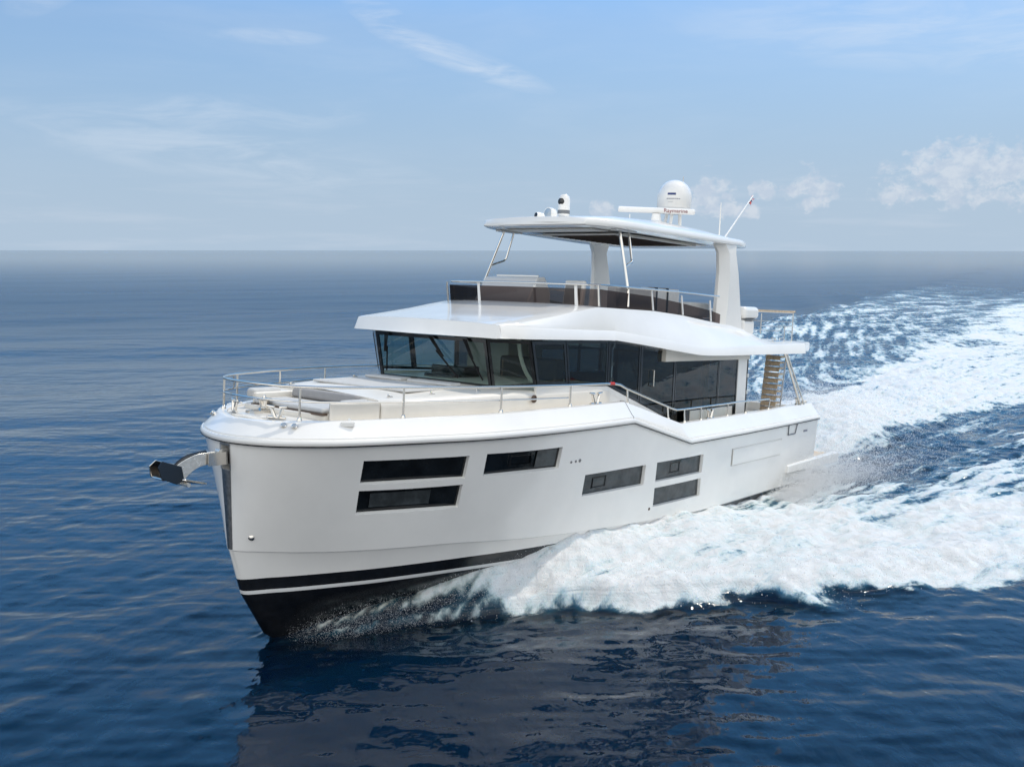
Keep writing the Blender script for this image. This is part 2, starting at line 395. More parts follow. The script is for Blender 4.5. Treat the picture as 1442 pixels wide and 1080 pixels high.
# garage hatch outline, small outlets, plate and thruster light on the topsides
def on_side(name, pts, m, off=.003, th=.006, side=1, parent=Y):
    q, nn = quad(pts, side, off); return MB().prism(q, nn*th).build(name, m, parent, smooth=False)
for s in (1, -1):
    q, nn = quad([(5.54, 1.49), (2.80, 1.50), (2.76, 1.09), (5.48, 1.09)], s, .004)
    q2, _ = quad([(5.54, 1.49), (2.80, 1.50), (2.76, 1.09), (5.48, 1.09)], s, .006, -.035)
    fr = MB(); fr.add(q+q2, [(j, (j+1) % 4, 4+(j+1) % 4, 4+j) for j in range(4)])
    hat = fr.build('side_hatch', mat('hatch seam', (.36, .34, .31), .5) if s == 1 else MATS['hatch seam'], Y, smooth=False)
    q3, _ = quad([(5.50, 1.465), (2.84, 1.475), (2.80, 1.115), (5.44, 1.115)], s, .008); MB().prism(q3, nn*.012).build('hatch_door', M_W, hat, smooth=False)
    for x, z, r in ((11.56, 1.78, .022), (11.44, 1.785, .022), (11.33, 1.79, .032)):
        h, nn = on_hull(x, z, s); MB().lathe([(r, -.02), (r, .008), (r*.65, .012), (r*.6, .0)], h, 14, axis=nn).build('side_outlet', M_GY, Y)
    h, nn = on_hull(16.62, .845, s); MB().lathe([(.045, -.02), (.045, .01), (.02, .03), (.0, .032)], h, 16, axis=nn).build('bow_eye', M_ST, Y)
    on_side('builder_plate', [(1.42, 1.60), (1.16, 1.60), (1.155, 1.55), (1.415, 1.55)], M_INK, side=s)
    h, nn = on_hull(8.75, .56, s); MB().lathe([(.03, -.02), (.03, .008), (.012, .012)], h, 12, axis=nn).build('side_outlet', M_BRN, Y)
# steel stem plate with the anchor pocket above it
def stem_x(z): return float(np.interp(z, [-.06, .15, .63, 2.32], [16.55, 16.62, 16.77, 16.9]))
def near_stem(y, z):
    h = HB.ray_cast(Vector((19, y, z)), Vector((-1, 0, 0))); return h[0]
pl = MB(); zz = np.linspace(.64, 1.86, 10); rws = []
for z in zz:
    hw_ = .06+.05*(z-.64)/1.22; rws.append([near_stem(y, z)+Vector((.006 if abs(y) > hw_*.9 else .012, 0, 0)) for y in (-hw_, -hw_*.5, 0.004, hw_*.5, hw_)])
pl.grid(rws); sp = pl.build('stem_plate', M_BR, Y, angle=60)
fr = MB(); rws = []
for (y, z) in ((-.12, 1.86), (-.12, 2.26), (.12, 2.26), (.12, 1.86)):
    yi = y*.86; zi = z if z < 2 else z-.03; rws.append([near_stem(y, z)+Vector((.012, 0, 0)), near_stem(yi, min(zi, 2.24))+Vector((.0135, 0, 0)) if False else Vector((near_stem(y, z).x+.012, yi, zi))])
fr.grid(rws); fr.build('pocket_frame', M_BR, sp, smooth=False)
MB().bb(16.552, 16.56, -.1, .1, 1.865, 2.235).build('pocket_back', M_DK, sp, smooth=False)

# ---------- plan offset of the sheer (used by rubbing strake, bulwark and deck)
def offset(line, d):
    t = np.gradient(line[:, :2], axis=0); t[0] = (-1e-6, 1.); t /= np.linalg.norm(t, axis=1)[:, None]
    nrm = np.stack([t[:, 1], -t[:, 0]], 1); nrm = np.where((nrm[:, :1]*1.+nrm[:, 1:]*1.) < 0, -nrm, nrm)   # outward: forward / to port
    o = line.copy(); o[:, :2] -= nrm*d; o[:, 1] = np.maximum(o[:, 1], 0); return o
zadd = lambda a, h: np.concatenate([a[:, :2], a[:, 2:]+(h[:, None] if hasattr(h, '__len__') else h)], 1)
hC = np.interp(rub[:, 0], [.45, 5, 12, 14, 16, 17], [.37, .365, .35, .33, .31, .30])
# below the kink the bulwark's upper edge turns a little later than the strake
def both(a): return np.concatenate([a, (a*[1, -1, 1])[::-1][1 if abs(a[-1, 1]) < 1e-6 else 0:]])
def loop(a): b = a[::-1]; return np.concatenate([b, (a*[1, -1, 1])[1:]])           # stern port -> bow -> stern starboard
rr = MB(); prof = [(-.012, -.035), (.035, -.03), (.048, -.005), (.048, .03), (.03, .055), (-.012, .058)]
rr.grid([loop(zadd(offset(rub, -dx), dz)) for dx, dz in prof]); rr.build('rubbing_strake', M_W, Y, angle=50)
ks = MB(); ks.grid([loop(zadd(offset(rub, -dx), dz)) for dx, dz in [(.020, -.048), (.040, -.046), (.0475, -.034), (.047, -.026)]]); ks.build('strake_band', M_DK, Y, angle=60)
bw = MB()
prof = [(0.0, .05, 0), (.004, .085, 0), (.05, .13, 0), (.21, 0, .97), (.245, 0, 1.0), (.33, 0, 1.0), (.35, 0, .97), (.36, -.05, 0)]
bw.grid([loop(zadd(offset(rub, dx), dz+k*hC)) for dx, dz, k in prof]); bulwark = bw.build('bulwark', M_W, Y, angle=28)
# joint across the bulwark where it steps down
for s in (1, -1):
    ij = int(np.argmin(np.abs(rub[:, 0]-9.85))); e = [zadd(offset(rub, dx-.003), dz+k*hC+.003)[ij] for dx, dz, k in prof[:6]]
    MB().tube([(p[0], p[1]*s, p[2]) for p in e], .004, 6).build('bulwark_joint', M_GY, bulwark)
# end cap of the bulwark at the transom
e = [zadd(offset(rub, dx), dz+k*hC)[-1] for dx, dz, k in prof]
for s in (1, -1): MB().add([(p[0]-.002, p[1]*s, p[2]) for p in e], [tuple(range(len(e)))]).build('bulwark_end', M_W, Y, smooth=False)
inn = offset(rub, .355)
dz_ = np.where(inn[:, 0] > 9.4, hC-.035, -.02)
dk = MB(); a = zadd(inn, 0); a[:, 2] = np.interp(inn[:, 0], [.45, 7.2, 9.3, 12, 14, 17], [1.80, 1.80, 2.60, 2.66, 2.64, 2.615])
dk.grid([a, a*[1, .5, 1]+[0, 0, .012], a*[1, 0, 1]+[0, 0, .018]]); dk.mirror(); deck = dk.build('deck', M_WD, Y, weld=True)
def deck_z(x): return float(np.interp(x, [.45, 7.2, 9.3, 12, 14, 17], [1.80, 1.80, 2.60, 2.66, 2.64, 2.615]))
def bulw(x):
    """top inner edge of the bulwark: half breadth and height"""
    q = zadd(offset(rub, .29), hC); q = q[np.argsort(q[:, 0])]; return float(np.interp(x, q[:, 0], q[:, 1])), float(np.interp(x, q[:, 0], q[:, 2]))
# swim platform and the fairings along the quarters
sw = MB(); sw.bb(-1.2, .44, -2.42, 2.42, .52, .74); sw.build('swim_platform', M_W, Y, bevel=.04)
MB().bb(-1.1, .42, -2.3, 2.3, .742, .752).build('platform_decking', M_TK, Y, smooth=False)
for s in (1, -1):
    q = MB(); q.prism([(2.2, 2.40*s, .56), (-1.2, 2.40*s, .52), (-1.2, 2.40*s, .80), (2.2, 2.40*s, .76)], (0, .20*s, 0)); q.build('quarter_fairing', M_W, Y, bevel=.03)
    yb, zb = 2.60, 1.86
    q = MB()   # boarding gate outline and hanging fairlead loop
    h0, nn = on_hull(2.50, 1.80, s); h1, _ = on_hull(2.46, 1.56, s); h2, _ = on_hull(2.02, 1.56, s); h3, _ = on_hull(1.94, 1.80, s)
    q.tube([h0+nn*.02, h1+nn*.02, h2+nn*.02, h3+nn*.02], .014, 8); q.build('boarding_loop', M_BR, Y)
# transom bulwark
MB().bb(.30, .46, -2.25, 2.25, 1.2, 2.1).build('transom_wall', M_W, Y, bevel=.04)
"""stern cushions of the cockpit are hidden; only the bulwark shows"""

# ---------- foredeck trunk with the forward lounge
TRP = [(15.0, 1.33), (14.6, 1.52), (14.0, 1.66), (13.2, 1.82), (12.4, 1.93), (11.6, 1.97), (9.55, 1.97)]
def trunk_rows(xs, ys, zb, zt):
    r0 = [(x, y, zb) for x, y in zip(xs, ys)]; return r0
tb = MB(); pts = TRP
zt = lambda x: float(np.interp(x, [9, 12, 13, 15, 15.9], [3.0, 3.0, 2.985, 2.93, 2.88]))
rows_ = []
for dy, f, dz in ((0, 0, 0), (0, 1, -.12), (-.03, 1, -.05), (-.09, 1, -.012), (-.20, 1, .0), (-.8, 1, .03), (-9, 1, .045)):
    rows_.append([(x, max(y+dy, 0), deck_z(x)-.05 if not f else zt(x)+dz) for x, y in pts])
tb.grid(rows_); tb.mirror()
tb.add([(15.0, 1.33, 2.55), (15.0, 1.33, 2.81), (15, 1.30, 2.88), (15, 1.24, 2.918), (15, 1.13, 2.93), (15, .5, 2.96), (15, -.5, 2.96), (15, -1.13, 2.93), (15, -1.24, 2.918), (15, -1.30, 2.88), (15, -1.33, 2.81), (15, -1.33, 2.55)], [tuple(range(12))])
trunk = tb.build('foredeck_trunk', M_CR, Y, angle=50)
# lounge surround: base, two arms
lb = MB(); lb.prism([(15.0, -1.28, 2.55), (15.85, -.95, 2.55), (15.98, -.4, 2.55), (15.98, .4, 2.55), (15.85, .98, 2.55), (15.0, 1.30, 2.55)], (0, 0, .17)); lb.build('lounge_base', M_CR, Y, bevel=.02)
for s, y0, y1 in ((1, 1.02, 1.33), (-1, .72, 1.33)):
    q = MB(); q.prism([(15.02, y1*s, 2.57), (15.50, (y1-.12)*s, 2.57), (15.82, (y0+.06)*s, 2.57), (15.80, y0*s, 2.57), (15.02, y0*s, 2.57)], (0, 0, .33)); q.build('lounge_arm', M_CR, Y, bevel=.05, seg=3)
MB().bb(15.80, 15.90, -.72, 1.0, 2.70, 2.735).build('seat_gap_shade', M_BRN, Y, smooth=False)  # brown strip coloured as the shadow gap under the seat cushion
for s in (1, -1):
    for x, y in ((14.7, 1.20), (13.9, 1.36), (12.95, 1.52)):
        q = MB(); q.bb(x-.05, x+.05, (y-.018)*s, (y+.018)*s, zt(x)+.0, zt(x)+.022); q.lathe([(.022, 0), (.022, .03), (.01, .04)], (x+.03, y*s, zt(x)+.015), 10); q.build('trunk_fitting', M_ST, Y, bevel=.004)
# house: lower walls, interior, glazing
YH = 1.95
hw_ = MB()
for s in (1, -1):
    hw_.prism([(11.87, YH*s, 2.5), (11.87, YH*s, 3.07), (9.62, YH*s, 2.985), (7.30, YH*s, 2.22), (7.30, YH*s, 1.8), (9.0, YH*s, 1.8)], (0, -.06*s, 0))
    hw_.prism([(7.30, YH*s, 1.75), (7.30, YH*s, 1.98), (3.52, YH*s, 1.98), (3.52, YH*s, 1.75)], (0, -.06*s, 0))
hw_.build('house_side', M_W, Y, smooth=False)
MB().add([(11.7, 1.88, 2.1), (3.55, 1.88, 2.1), (3.55, -1.88, 2.1), (11.7, -1.88, 2.1), ], [(0, 1, 2, 3)]).build('saloon_floor', M_INT, Y, smooth=False)
cs = MB(); cs.prism([(12.28, -1.3, 2.3), (12.34, -1.3, 2.98), (12.34, 1.3, 2.98), (12.28, 1.3, 2.3)], (-.55, 0, 0)); cs.build('helm_dash', M_INT, Y)
cs = MB(); cs.bb(11.0, 11.5, -.95, -.1, 2.9, 3.25); cs.bb(11.25, 11.75, -.9, -.15, 2.6, 3.1); cs.build('helm_console', M_DK, Y, bevel=.04)
cs = MB(); cs.bb(10.0, 10.3, -.2, 1.2, 2.1, 3.45); cs.bb(10.3, 10.8, -.2, 1.2, 2.1, 2.85); cs.build('helm_bench', M_INT, Y, bevel=.05)
cs = MB(); cs.bb(4.2, 7.0, -1.85, -1.1, 2.1, 2.5); cs.bb(4.2, 7.0, -1.86, -1.6, 2.5, 2.85); cs.build('saloon_sofa', M_CG, Y, bevel=.05)
cs = MB(); cs.bb(8.2, 9.4, -1.85, -.7, 2.1, 3.8); cs.build('galley_unit', M_INL, Y, bevel=.02)
cs = MB(); cs.bb(9.55, 11.6, 1.35, 1.86, 2.3, 3.03); cs.build('side_counter', M_LIN, Y, bevel=.03)
# a curved stair rail and curtain seen through the side glass
def arc(c, r, a0, a1, n, pl='xz', y=0): return [(c[0]+r*math.cos(a0+(a1-a0)*i/n), y, c[1]+r*math.sin(a0+(a1-a0)*i/n)) for i in range(n+1)]
MB().tube(arc((10.75, 3.95), 1.05, R(5), R(-75), 14, y=1.45), .035, 8).build('interior_trim', M_INL, Y)
cu = MB(); rws = [[(4.75+.045*math.sin(i*1.3)+.02*i*(1-k*.5), 1.55+.035*math.cos(i*1.7), 2.15+1.25*k) for i in range(18)] for k in (0, .15, .4, .7, 1)]
cu.grid(rws); cu.build('curtain', M_LIN, Y)
# house glazing: outline points on the sill and on the head
FS = [(12.44, 0), (12.42, 1.38)]                       # front sill
sill = [(12.43, -1.38, 3.00), (12.43, 1.38, 3.00)]
W_B = {'f': (12.40, 1.37, 3.00), 'c': (11.72, YH, 3.09)}; W_T = {'f': (12.60, 1.36, 3.86), 'c': (11.90, YH-.04, 3.86)}
def pane_q(name, q, m, parent=Y, th=.012, frame=.045, fm=M_DK, inward=None):
    """a glass pane in a black frame; q lists its corners in order"""
    P = [Vector(p) for p in q]; n = len(P); c = sum(P, Vector())/n
    nn = (P[1]-P[0]).cross(P[-1]-P[0]).normalized()
    if nn.dot(c-Vector((8, 0, c.z))) < 0: nn = -nn
    g = MB(); g.add([p for p in P], [tuple(range(n))]); go = g.build(name, m, parent, smooth=False)
    inn_ = []
    for i in range(n):
        a, b, d_ = P[i-1], P[i], P[(i+1) % n]; e1 = (b-a).normalized(); e2 = (d_-b).normalized()
        n1 = nn.cross(e1); n2 = nn.cross(e2)
        if n1.dot(c-b) < 0: n1 = -n1
        if n2.dot(c-b) < 0: n2 = -n2
        k = 1+n1.dot(n2); inn_.append(b+(n1+n2)*(frame/max(k, .35)))
    f = MB(); o = nn*.008; ib = nn*-.022
    f.add([p+o for p in P]+[p+o for p in inn_]+[p+ib for p in P]+[p+ib for p in inn_], sum([[(i, (i+1) % n, n+(i+1) % n, n+i), (n+i, n+(i+1) % n, 3*n+(i+1) % n, 3*n+i), (2*n+(i+1) % n, 2*n+i, 3*n+i, 3*n+(i+1) % n), ((i+1) % n, i, 2*n+i, 2*n+(i+1) % n)] for i in range(n)], []))
    f.build('pane_frame', fm, go, smooth=False); return go
def sgn(p, s): return (p[0], p[1]*s, p[2])
pane_q('windscreen', [sgn(W_B['f'], -1), W_B['f'], W_T['f'], sgn(W_T['f'], -1)], G_WS, frame=.06)
for s in (1, -1):
    pane_q('windscreen_corner', [sgn((12.395, 1.385, 3.0), s), sgn((11.92, YH+.02, 3.08), s), sgn((12.12, YH+.01, 3.86), s), sgn((12.595, 1.375, 3.86), s)], G_WS, frame=.05)
    S = lambda x, z: (x, YH*s, z)
    pane_q('side_window', [(11.89, (YH+.02)*s, 3.09), S(10.93, 3.05), S(11.08, 3.86), (12.09, (YH+.01)*s, 3.86)], G_FW, frame=.06)
    pane_q('side_window', [S(10.91, 3.05), S(9.64, 3.0), S(9.66, 3.86), S(11.06, 3.86)], G_FW, frame=.05)
    pane_q('side_window', [S(9.62, 3.0), S(8.43, 2.60), S(8.46, 3.82), S(9.64, 3.86)], G_SD, frame=.05)
    dr = pane_q('side_door', [S(8.41, 2.6), S(7.32, 2.24), S(7.32, 1.98), S(7.0, 1.98), S(7.0, 3.58), S(8.44, 3.82)], G_SD, frame=.07)
    MB().tube([(7.98, (YH+.01)*s, 2.92), (7.98, (YH+.06)*s, 2.92), (7.98, (YH+.06)*s, 3.25), (7.98, (YH+.01)*s, 3.25)], .013, 8).build('door_handle', M_ST, dr)
    pane_q('aft_side_window', [S(6.98, 1.98), S(5.0, 1.98), S(5.0, 3.50), S(6.98, 3.56)], G_SD, frame=.03)
    pane_q('aft_side_window', [S(4.98, 1.98), S(4.02, 1.98), S(4.02, 3.50), S(4.98, 3.50)], G_SD, frame=.05)
    MB().bb(3.55, 4.02, (YH-.08)*s, (YH+.02)*s, 1.8, 3.55).build('house_corner', M_W, Y, bevel=.015)
    q = MB(); q.prism([S(7.30, 3.42), S(3.6, 3.40), S(3.6, 3.58), S(7.6, 3.66), S(7.6, 3.42)], (0, .10*s, 0)); q.build('soffit_box', M_CR, Y, smooth=False)
    MB().bb(3.38, 3.43, (YH-.10)*s, (YH-.03)*s, 1.8, 3.5).build('door_post', M_DK, Y)
    for z in (2.55, 2.95): MB().bb(3.36, 3.45, (YH-.09)*s, (YH-.01)*s, z, z+.09).build('door_hinge', M_ST, Y)
aft = pane_q('aft_door', [(3.5, -1.8, 1.85), (3.5, 1.8, 1.85), (3.5, 1.8, 3.45), (3.5, -1.8, 3.45)], G_SD, frame=.08)
# wipers hang from the head of the windscreen
for y0, y1, s in ((-1.02, -1.12, 1), (.10, .62, 1), (.92, 1.22, 1)):
    wp = MB()
    for k in (-.035, 0, .035): wp.tube([(12.66, y0+k, 3.84), (12.62, y0+(y1-y0)*.55+k*.6, 3.5)], .011, 6)
    wo = wp.build('wiper', M_RB, Y); MB().tube([(12.605, y0+(y1-y0)*.2, 3.6), (12.51, y0+(y1-y0)*1.1, 3.14)], .016, 6).build('wiper_blade', M_RB, wo)

# ---------- roof with visor, sloping down over the side decks
RFX = [12.70, 12.2, 11.2, 10.2, 9.55, 8.9, 8.0, 6.84, 6.5, 5, 3, 1.45]
def fy(x): return float(np.interp(x, [1.4, 6.6, 6.84, 8.9, 9.55, 12.2, 12.70], [2.50, 2.42, 2.38, 2.14, 2.03, 1.96, 1.75]))
def fzl(x): return float(np.interp(x, [1.4, 6.3, 6.9, 9.5, 12.93], [3.54, 3.55, 3.575, 3.87, 3.90]))
def fzu(x): return float(np.interp(x, [1.4, 6.3, 6.9, 9.5, 12.93], [3.80, 3.73, 3.76, 4.05, 4.10]))
def cz(x): return float(np.interp(x, [2.6, 3.3, 4, 5.2, 6.8, 8, 10, 10.6, 11.2, 12.0, 12.93], [3.84, 4.02, 4.17, 4.25, 4.40, 4.47, 4.50, 4.42, 4.32, 4.21, 4.10]))
def cy(x): return float(np.interp(x, [2.6, 5, 10, 11.2, 12.2, 12.93], [1.93, 1.95, 1.93, 1.88, 1.84, 1.80]))
def scz(x): return float(np.interp(x, [1.4, 3, 3.8, 7.7, 9.5, 11.65, 12.93], [3.82, 3.82, 3.86, 4.12, 4.19, 4.15, 4.11]))
xs = sorted(set(RFX+[12.55, 12.4, 11.7, 10.7, 10.0, 9.9, 7.4, 5.8, 4.4, 3.7, 3.3, 2.9, 2.6, 2.2]), reverse=True)
def roof_sec(x):
    yf = fy(x); lo = fzl(x); hi = fzu(x); s_ = scz(x); c_ = max(cz(x), s_+.004); yc = min(cy(x), yf-.05)
    p = [(yf+.05, lo), (yf+.045, lo+.02), (yf+.005, hi-.02), (yf-.01, hi)]
    k1 = np.interp(x, [2.5, 9, 11, 12.9], [.30, .05, .10, .10])
    ys = yc+(yf-yc)*.55+0.02
    p += [(min(ys, yf-.02), s_), (yc+.012, s_+(c_-s_)*.72), (yc-.015, c_-.012), (yc-.06, c_)]
    if x > 9.95: p += [(yc*.75, c_+.015), (yc*.4, c_+.028), (0, c_+.032)]
    elif x > 2.7: p += [(yc-.16, c_), (yc-.17, max(c_-.3, 3.9)), (0, max(min(c_-.3, 3.92), 3.84))]
    else: p += [(yc*.75, c_+.01), (yc*.4, c_+.015), (0, c_+.02)]
    return [(x, a, b) for a, b in p]
rf = MB(); secs = []
for x in xs: secs.append(roof_sec(x))
rf.grid([[s[j] for s in secs] for j in range(len(secs[0]))])
# visor front and the aft edge
def front(x, sec, fwd): return [(x+fwd(p[1]), p[1], p[2]) for p in sec]
s0 = secs[0]
bow = lambda y: .12*(1-(y/1.85)**2)
n0 = len(s0)
rf.v = [(v[0]+bow(v[1])*max(0, (v[0]-12.5)/.30) if v[0] > 12.5 else v[0], v[1], v[2]) for v in rf.v]
up = [(12.70+bow(p[1]), p[1], p[2]) for p in s0[3:]]
lw = [(12.76+bow(p[1]), max(p[1]*1.0, 0) if p[1] > 0 else 0, 3.89) for p in s0[3:]]
lw[0] = (12.75, s0[0][1], s0[0][2])
rf.grid([up, lw])
rf.add([s0[0], s0[1], s0[2], up[0], lw[0]], [(0, 1, 2, 3, 4)])
# soffit
sof = [[(p[0][0] if i else 12.75, p[0][1], p[0][2]) for i, p in enumerate(secs)], [(p[0][0] if i else 12.75, 1.9*.98 if True else 0, max(p[0][2], 3.56)+.0) for i, p in enumerate(secs)], [(p[0][0] if i else 13.08, 0, max(p[0][2], 3.56)) for i, p in enumerate(secs)]]
rf.grid(sof)
sl = secs[-1]; low = [(sl[0][0], p[1], sl[0][2]) for p in sl]; rf.grid([sl, low])
# rounded after edge carried further aft on the centre
rf.mirror()
roof = rf.build('roof', M_W, Y, angle=27, weld=True)
at = roof.data.attributes.get('sharp_edge') or roof.data.attributes.new('sharp_edge', 'BOOLEAN', 'EDGE')
for e in roof.data.edges:                                           # the folds of the fascia and the shoulder lines stay crisp
    a, b = (roof.data.vertices[i].co for i in e.vertices)
    for xf in (9.55, 6.84):
        if abs(a.x-xf) < .002 and abs(b.x-xf) < .002 and min(abs(a.y), abs(b.y)) > fy(xf)-.03: at.data[e.index].value = True
    if all(abs(abs(p.y)-(min(cy(p.x), fy(p.x)-.05)-.015)) < .003 for p in (a, b)) and min(a.x, b.x) > 9.9: at.data[e.index].value = True
    if all(abs(abs(p.y)-(fy(p.x)-.01)) < .004 for p in (a, b)): at.data[e.index].value = True
ra = MB(); ra.prism([(1.45, 2.49, 3.55), (.35, 2.2, 3.56), (.15, 1.7, 3.56), (.05, 0, 3.56), (.15, -1.7, 3.56), (.35, -2.2, 3.56), (1.45, -2.49, 3.55)], (0, 0, .245)); ra.build('after_roof', M_W, Y, bevel=.05, seg=3)
MB().lathe([(.035, 0), (.035, .02), (.02, .05), (0, .055)], (7.55, 1.985, 4.20), 14, axis=(0, 1, .2)).build('roof_lamp', M_ST, Y)
for s in (1, -1):
    cl = MB(); cl.tube([(2.0, 2.11*s, 3.825), (2.4, 2.07*s, 3.83)], .022, 8); cl.tube([(2.1, 2.1*s, 3.83), (2.08, 2.1*s, 3.90), (1.9, 2.12*s, 3.92)], .02, 8); cl.tube([(2.3, 2.08*s, 3.84), (2.3, 2.08*s, 3.9), (2.45, 2.06*s, 3.91)], .02, 8); cl.build('roof_cleat', M_ST, Y)

# ---------- flybridge windscreen, posts and rail
def scr_top(x): return float(np.interp(x, [5.0, 5.3, 7.0, 8.3, 9.2, 10], [4.44, 4.50, 4.665, 4.77, 4.82, 4.83]))
FP = [(10.0, y) for y in (-1.92, -1.0, .45, 1.48)]+[(9.93, 1.91)]
def scr(a, b, name='fly_screen'):
    q = MB(); (x0, y0), (x1, y1) = a, b
    lean = .05
    q.add([(x0, y0, cz(x0)-.02), (x1, y1, cz(x1)-.02), (x1+(lean if x1 > 9.8 else 0), y1, scr_top(x1)), (x0+(lean if x0 > 9.8 else 0), y0, scr_top(x0))], [(0, 1, 2, 3)])
    return q.build(name, G_FLY, Y, smooth=False)
fr_pts = [(9.93, -1.91), (10.02, -1.0), (10.04, 0), (10.02, 1.0), (9.93, 1.91)]
for a, b in zip(fr_pts[:-1], fr_pts[1:]): scr(a, b)
side_x = [9.93, 8.0, 6.75, 5.45, 5.0]
for s in (1, -1):
    for a, b in zip(side_x[:-1], side_x[1:]): scr((a, 1.91*s), (b, 1.91*s))
def fpost(x, y, zt, lean, wd_=.06, along='y'):
    z0 = cz(x); q = MB()
    if along == 'y': q.prism([(x-.03, y-wd_/2, z0), (x-.03, y+wd_/2, z0), (x-.03+lean, y+wd_*.4, zt), (x-.03+lean, y-wd_*.4, zt)], (-.025, 0, 0))
    else: q.prism([(x-wd_/2, y, z0), (x+wd_/2, y, z0), (x+wd_*.4+lean, y, zt), (x-wd_*.4+lean, y, zt)], (0, -.025*np.sign(y), 0))
    return q.build('screen_post', M_W if wd_ > .05 else M_ST, Y, bevel=.006)
for y in (-1.9, -1.02, .43, 1.42): fpost(10.06, y, 4.89, .06, .075 if abs(y) < 1.6 else .045)
fpost(10.0, 1.90, 4.9, .06, .045)
for s in (1, -1):
    for x in (8.0, 6.75, 5.45): fpost(x, 1.93*s, float(np.interp(x, [5, 8], [4.72, 4.88])), .10, .055, 'x')
rl = MB(); P = [(5.15, -1.93, 4.84), (7, -1.93, 4.88), (9.6, -1.93, 4.905), (9.9, -1.91, 4.905), (10.1, -1.75, 4.905), (10.14, 0, 4.91), (10.1, 1.72, 4.905), (9.95, 1.90, 4.905), (9.6, 1.93, 4.905), (7, 1.93, 4.88), (5.15, 1.93, 4.84)]
rl.tube(P, .02, 8); rl.build('fly_rail', M_ST, Y)

# ---------- hardtop on two legs and two pairs of struts
HX = [9.55, 9.3, 9.0, 8.0, 6.5, 5.0, 4.2, 3.5, 3.2]
def hy(x): return float(np.interp(x, [3.2, 3.5, 4.2, 5.2, 7, 8.9, 9.3, 9.55], [1.55, 1.74, 1.90, 1.93, 1.84, 1.68, 1.5, 1.30]))
def hzb(x): return float(np.interp(x, [3.2, 5, 9.55], [6.05, 6.03, 6.06]))
def hzt(x): return float(np.interp(x, [3.2, 3.6, 5, 7, 8.6, 9.3, 9.58], [6.15, 6.25, 6.36, 6.40, 6.35, 6.28, 6.24]))
ht = MB(); secs = []
for x in [9.58, 9.5, 9.35, 9.1, 8.6, 7.8, 7, 6, 5.2, 4.6, 4.1, 3.7, 3.4, 3.22]:
    y = hy(x); b = hzb(x); t = hzt(x); xs_ = x
    secs.append([(x, 0, b), (x, y*.6, b), (x, y-.06, b), (x, y, b+.012), (x, y+.012, b+.04), (x, y-.01, b+min(.125, (t-b)*.72)), (x, y-.05, b+min(.16, (t-b)*.82)), (x, y*.72, b+(t-b)*.93), (x, y*.4, t-.005), (x, 0, t)])
nose = [(9.63, p[1]*.97, 6.085+(p[2]-6.06)*.25) for p in secs[0]]; tail = [(3.15, min(p[1], 1.5), 6.07+(p[2]-6.05)*.3) for p in secs[-1]]
ht.grid([nose]+secs+[tail]); ht.add(nose, [tuple(range(len(nose)))]); ht.add(tail, [tuple(range(len(tail)))]) 
ht.v = [(v[0]+(.16*(1-(v[1]/1.6)**2) if v[0] > 9 else (-.10*(1-(v[1]/1.6)**2) if v[0] < 3.6 else 0)), v[1], v[2]) for v in ht.v]
ht.mirror()
hard = ht.build('hardtop', M_W, Y, weld=True, angle=40)
MB().bb(4.6, 8.2, -1.25, 1.25, 6.012, 6.02).build('roof_opening', M_CR, hard, smooth=False)
op = MB()
for i in range(14): op.box((5.25+i*.215, .25, 6.0), (.19, 1.75, .016), ry=R(14))
op.build('louvre_roof', M_BRN, hard, smooth=False)
q = MB(); q.bb(5.0, 8.4, -.68, -.62, 5.975, 6.011); q.bb(5.0, 8.4, 1.13, 1.19, 5.975, 6.011); q.bb(8.34, 8.4, -.62, 1.13, 5.975, 6.011); q.bb(5.0, 5.06, -.62, 1.13, 5.975, 6.011); q.build('opening_frame', M_CR, hard, smooth=False)
MB().bb(8.55, 9.15, -1.1, 1.1, 6.03, 6.052).build('headliner', M_CR, hard, bevel=.01)
for s in (1, -1):
    lg = MB(); rws = []
    for z, x0, x1, yo, yi in ((4.10, 3.86, 4.98, 1.93, 1.66), (4.6, 4.02, 4.92, 1.935, 1.66), (5.4, 4.22, 4.88, 1.93, 1.67), (5.85, 4.36, 4.94, 1.91, 1.67), (6.06, 4.30, 5.10, 1.88, 1.64)):
        xm = x1-.22
        rws.append([(x0, yo*s, z), (xm, yo*s, z), (x1, (yo-.17)*s, z), (x1-.02, yi*s, z), (x0, yi*s, z)])
    lg.grid(rws, closed=True); lg.build('hardtop_leg', M_W, Y, angle=20, bevel=.015)
    st = MB(); st.tube([(8.95, 1.90*s, 4.52), (8.94, 1.88*s, 4.85), (8.74, 1.48*s, 6.07)], .032, 10); so = st.build('hardtop_strut', M_ST, Y)
    MB().tube([(8.866, 1.733*s, 5.30), (8.5, 1.66*s, 5.42), (8.46, 1.63*s, 5.48), (8.40, 1.48*s, 6.07)], .026, 10).build('strut_brace', M_ST, so)
    MB().bb(8.2, 8.95, 1.40*s, 1.56*s, 6.025, 6.055).build('strut_pad', M_W, so, bevel=.01)

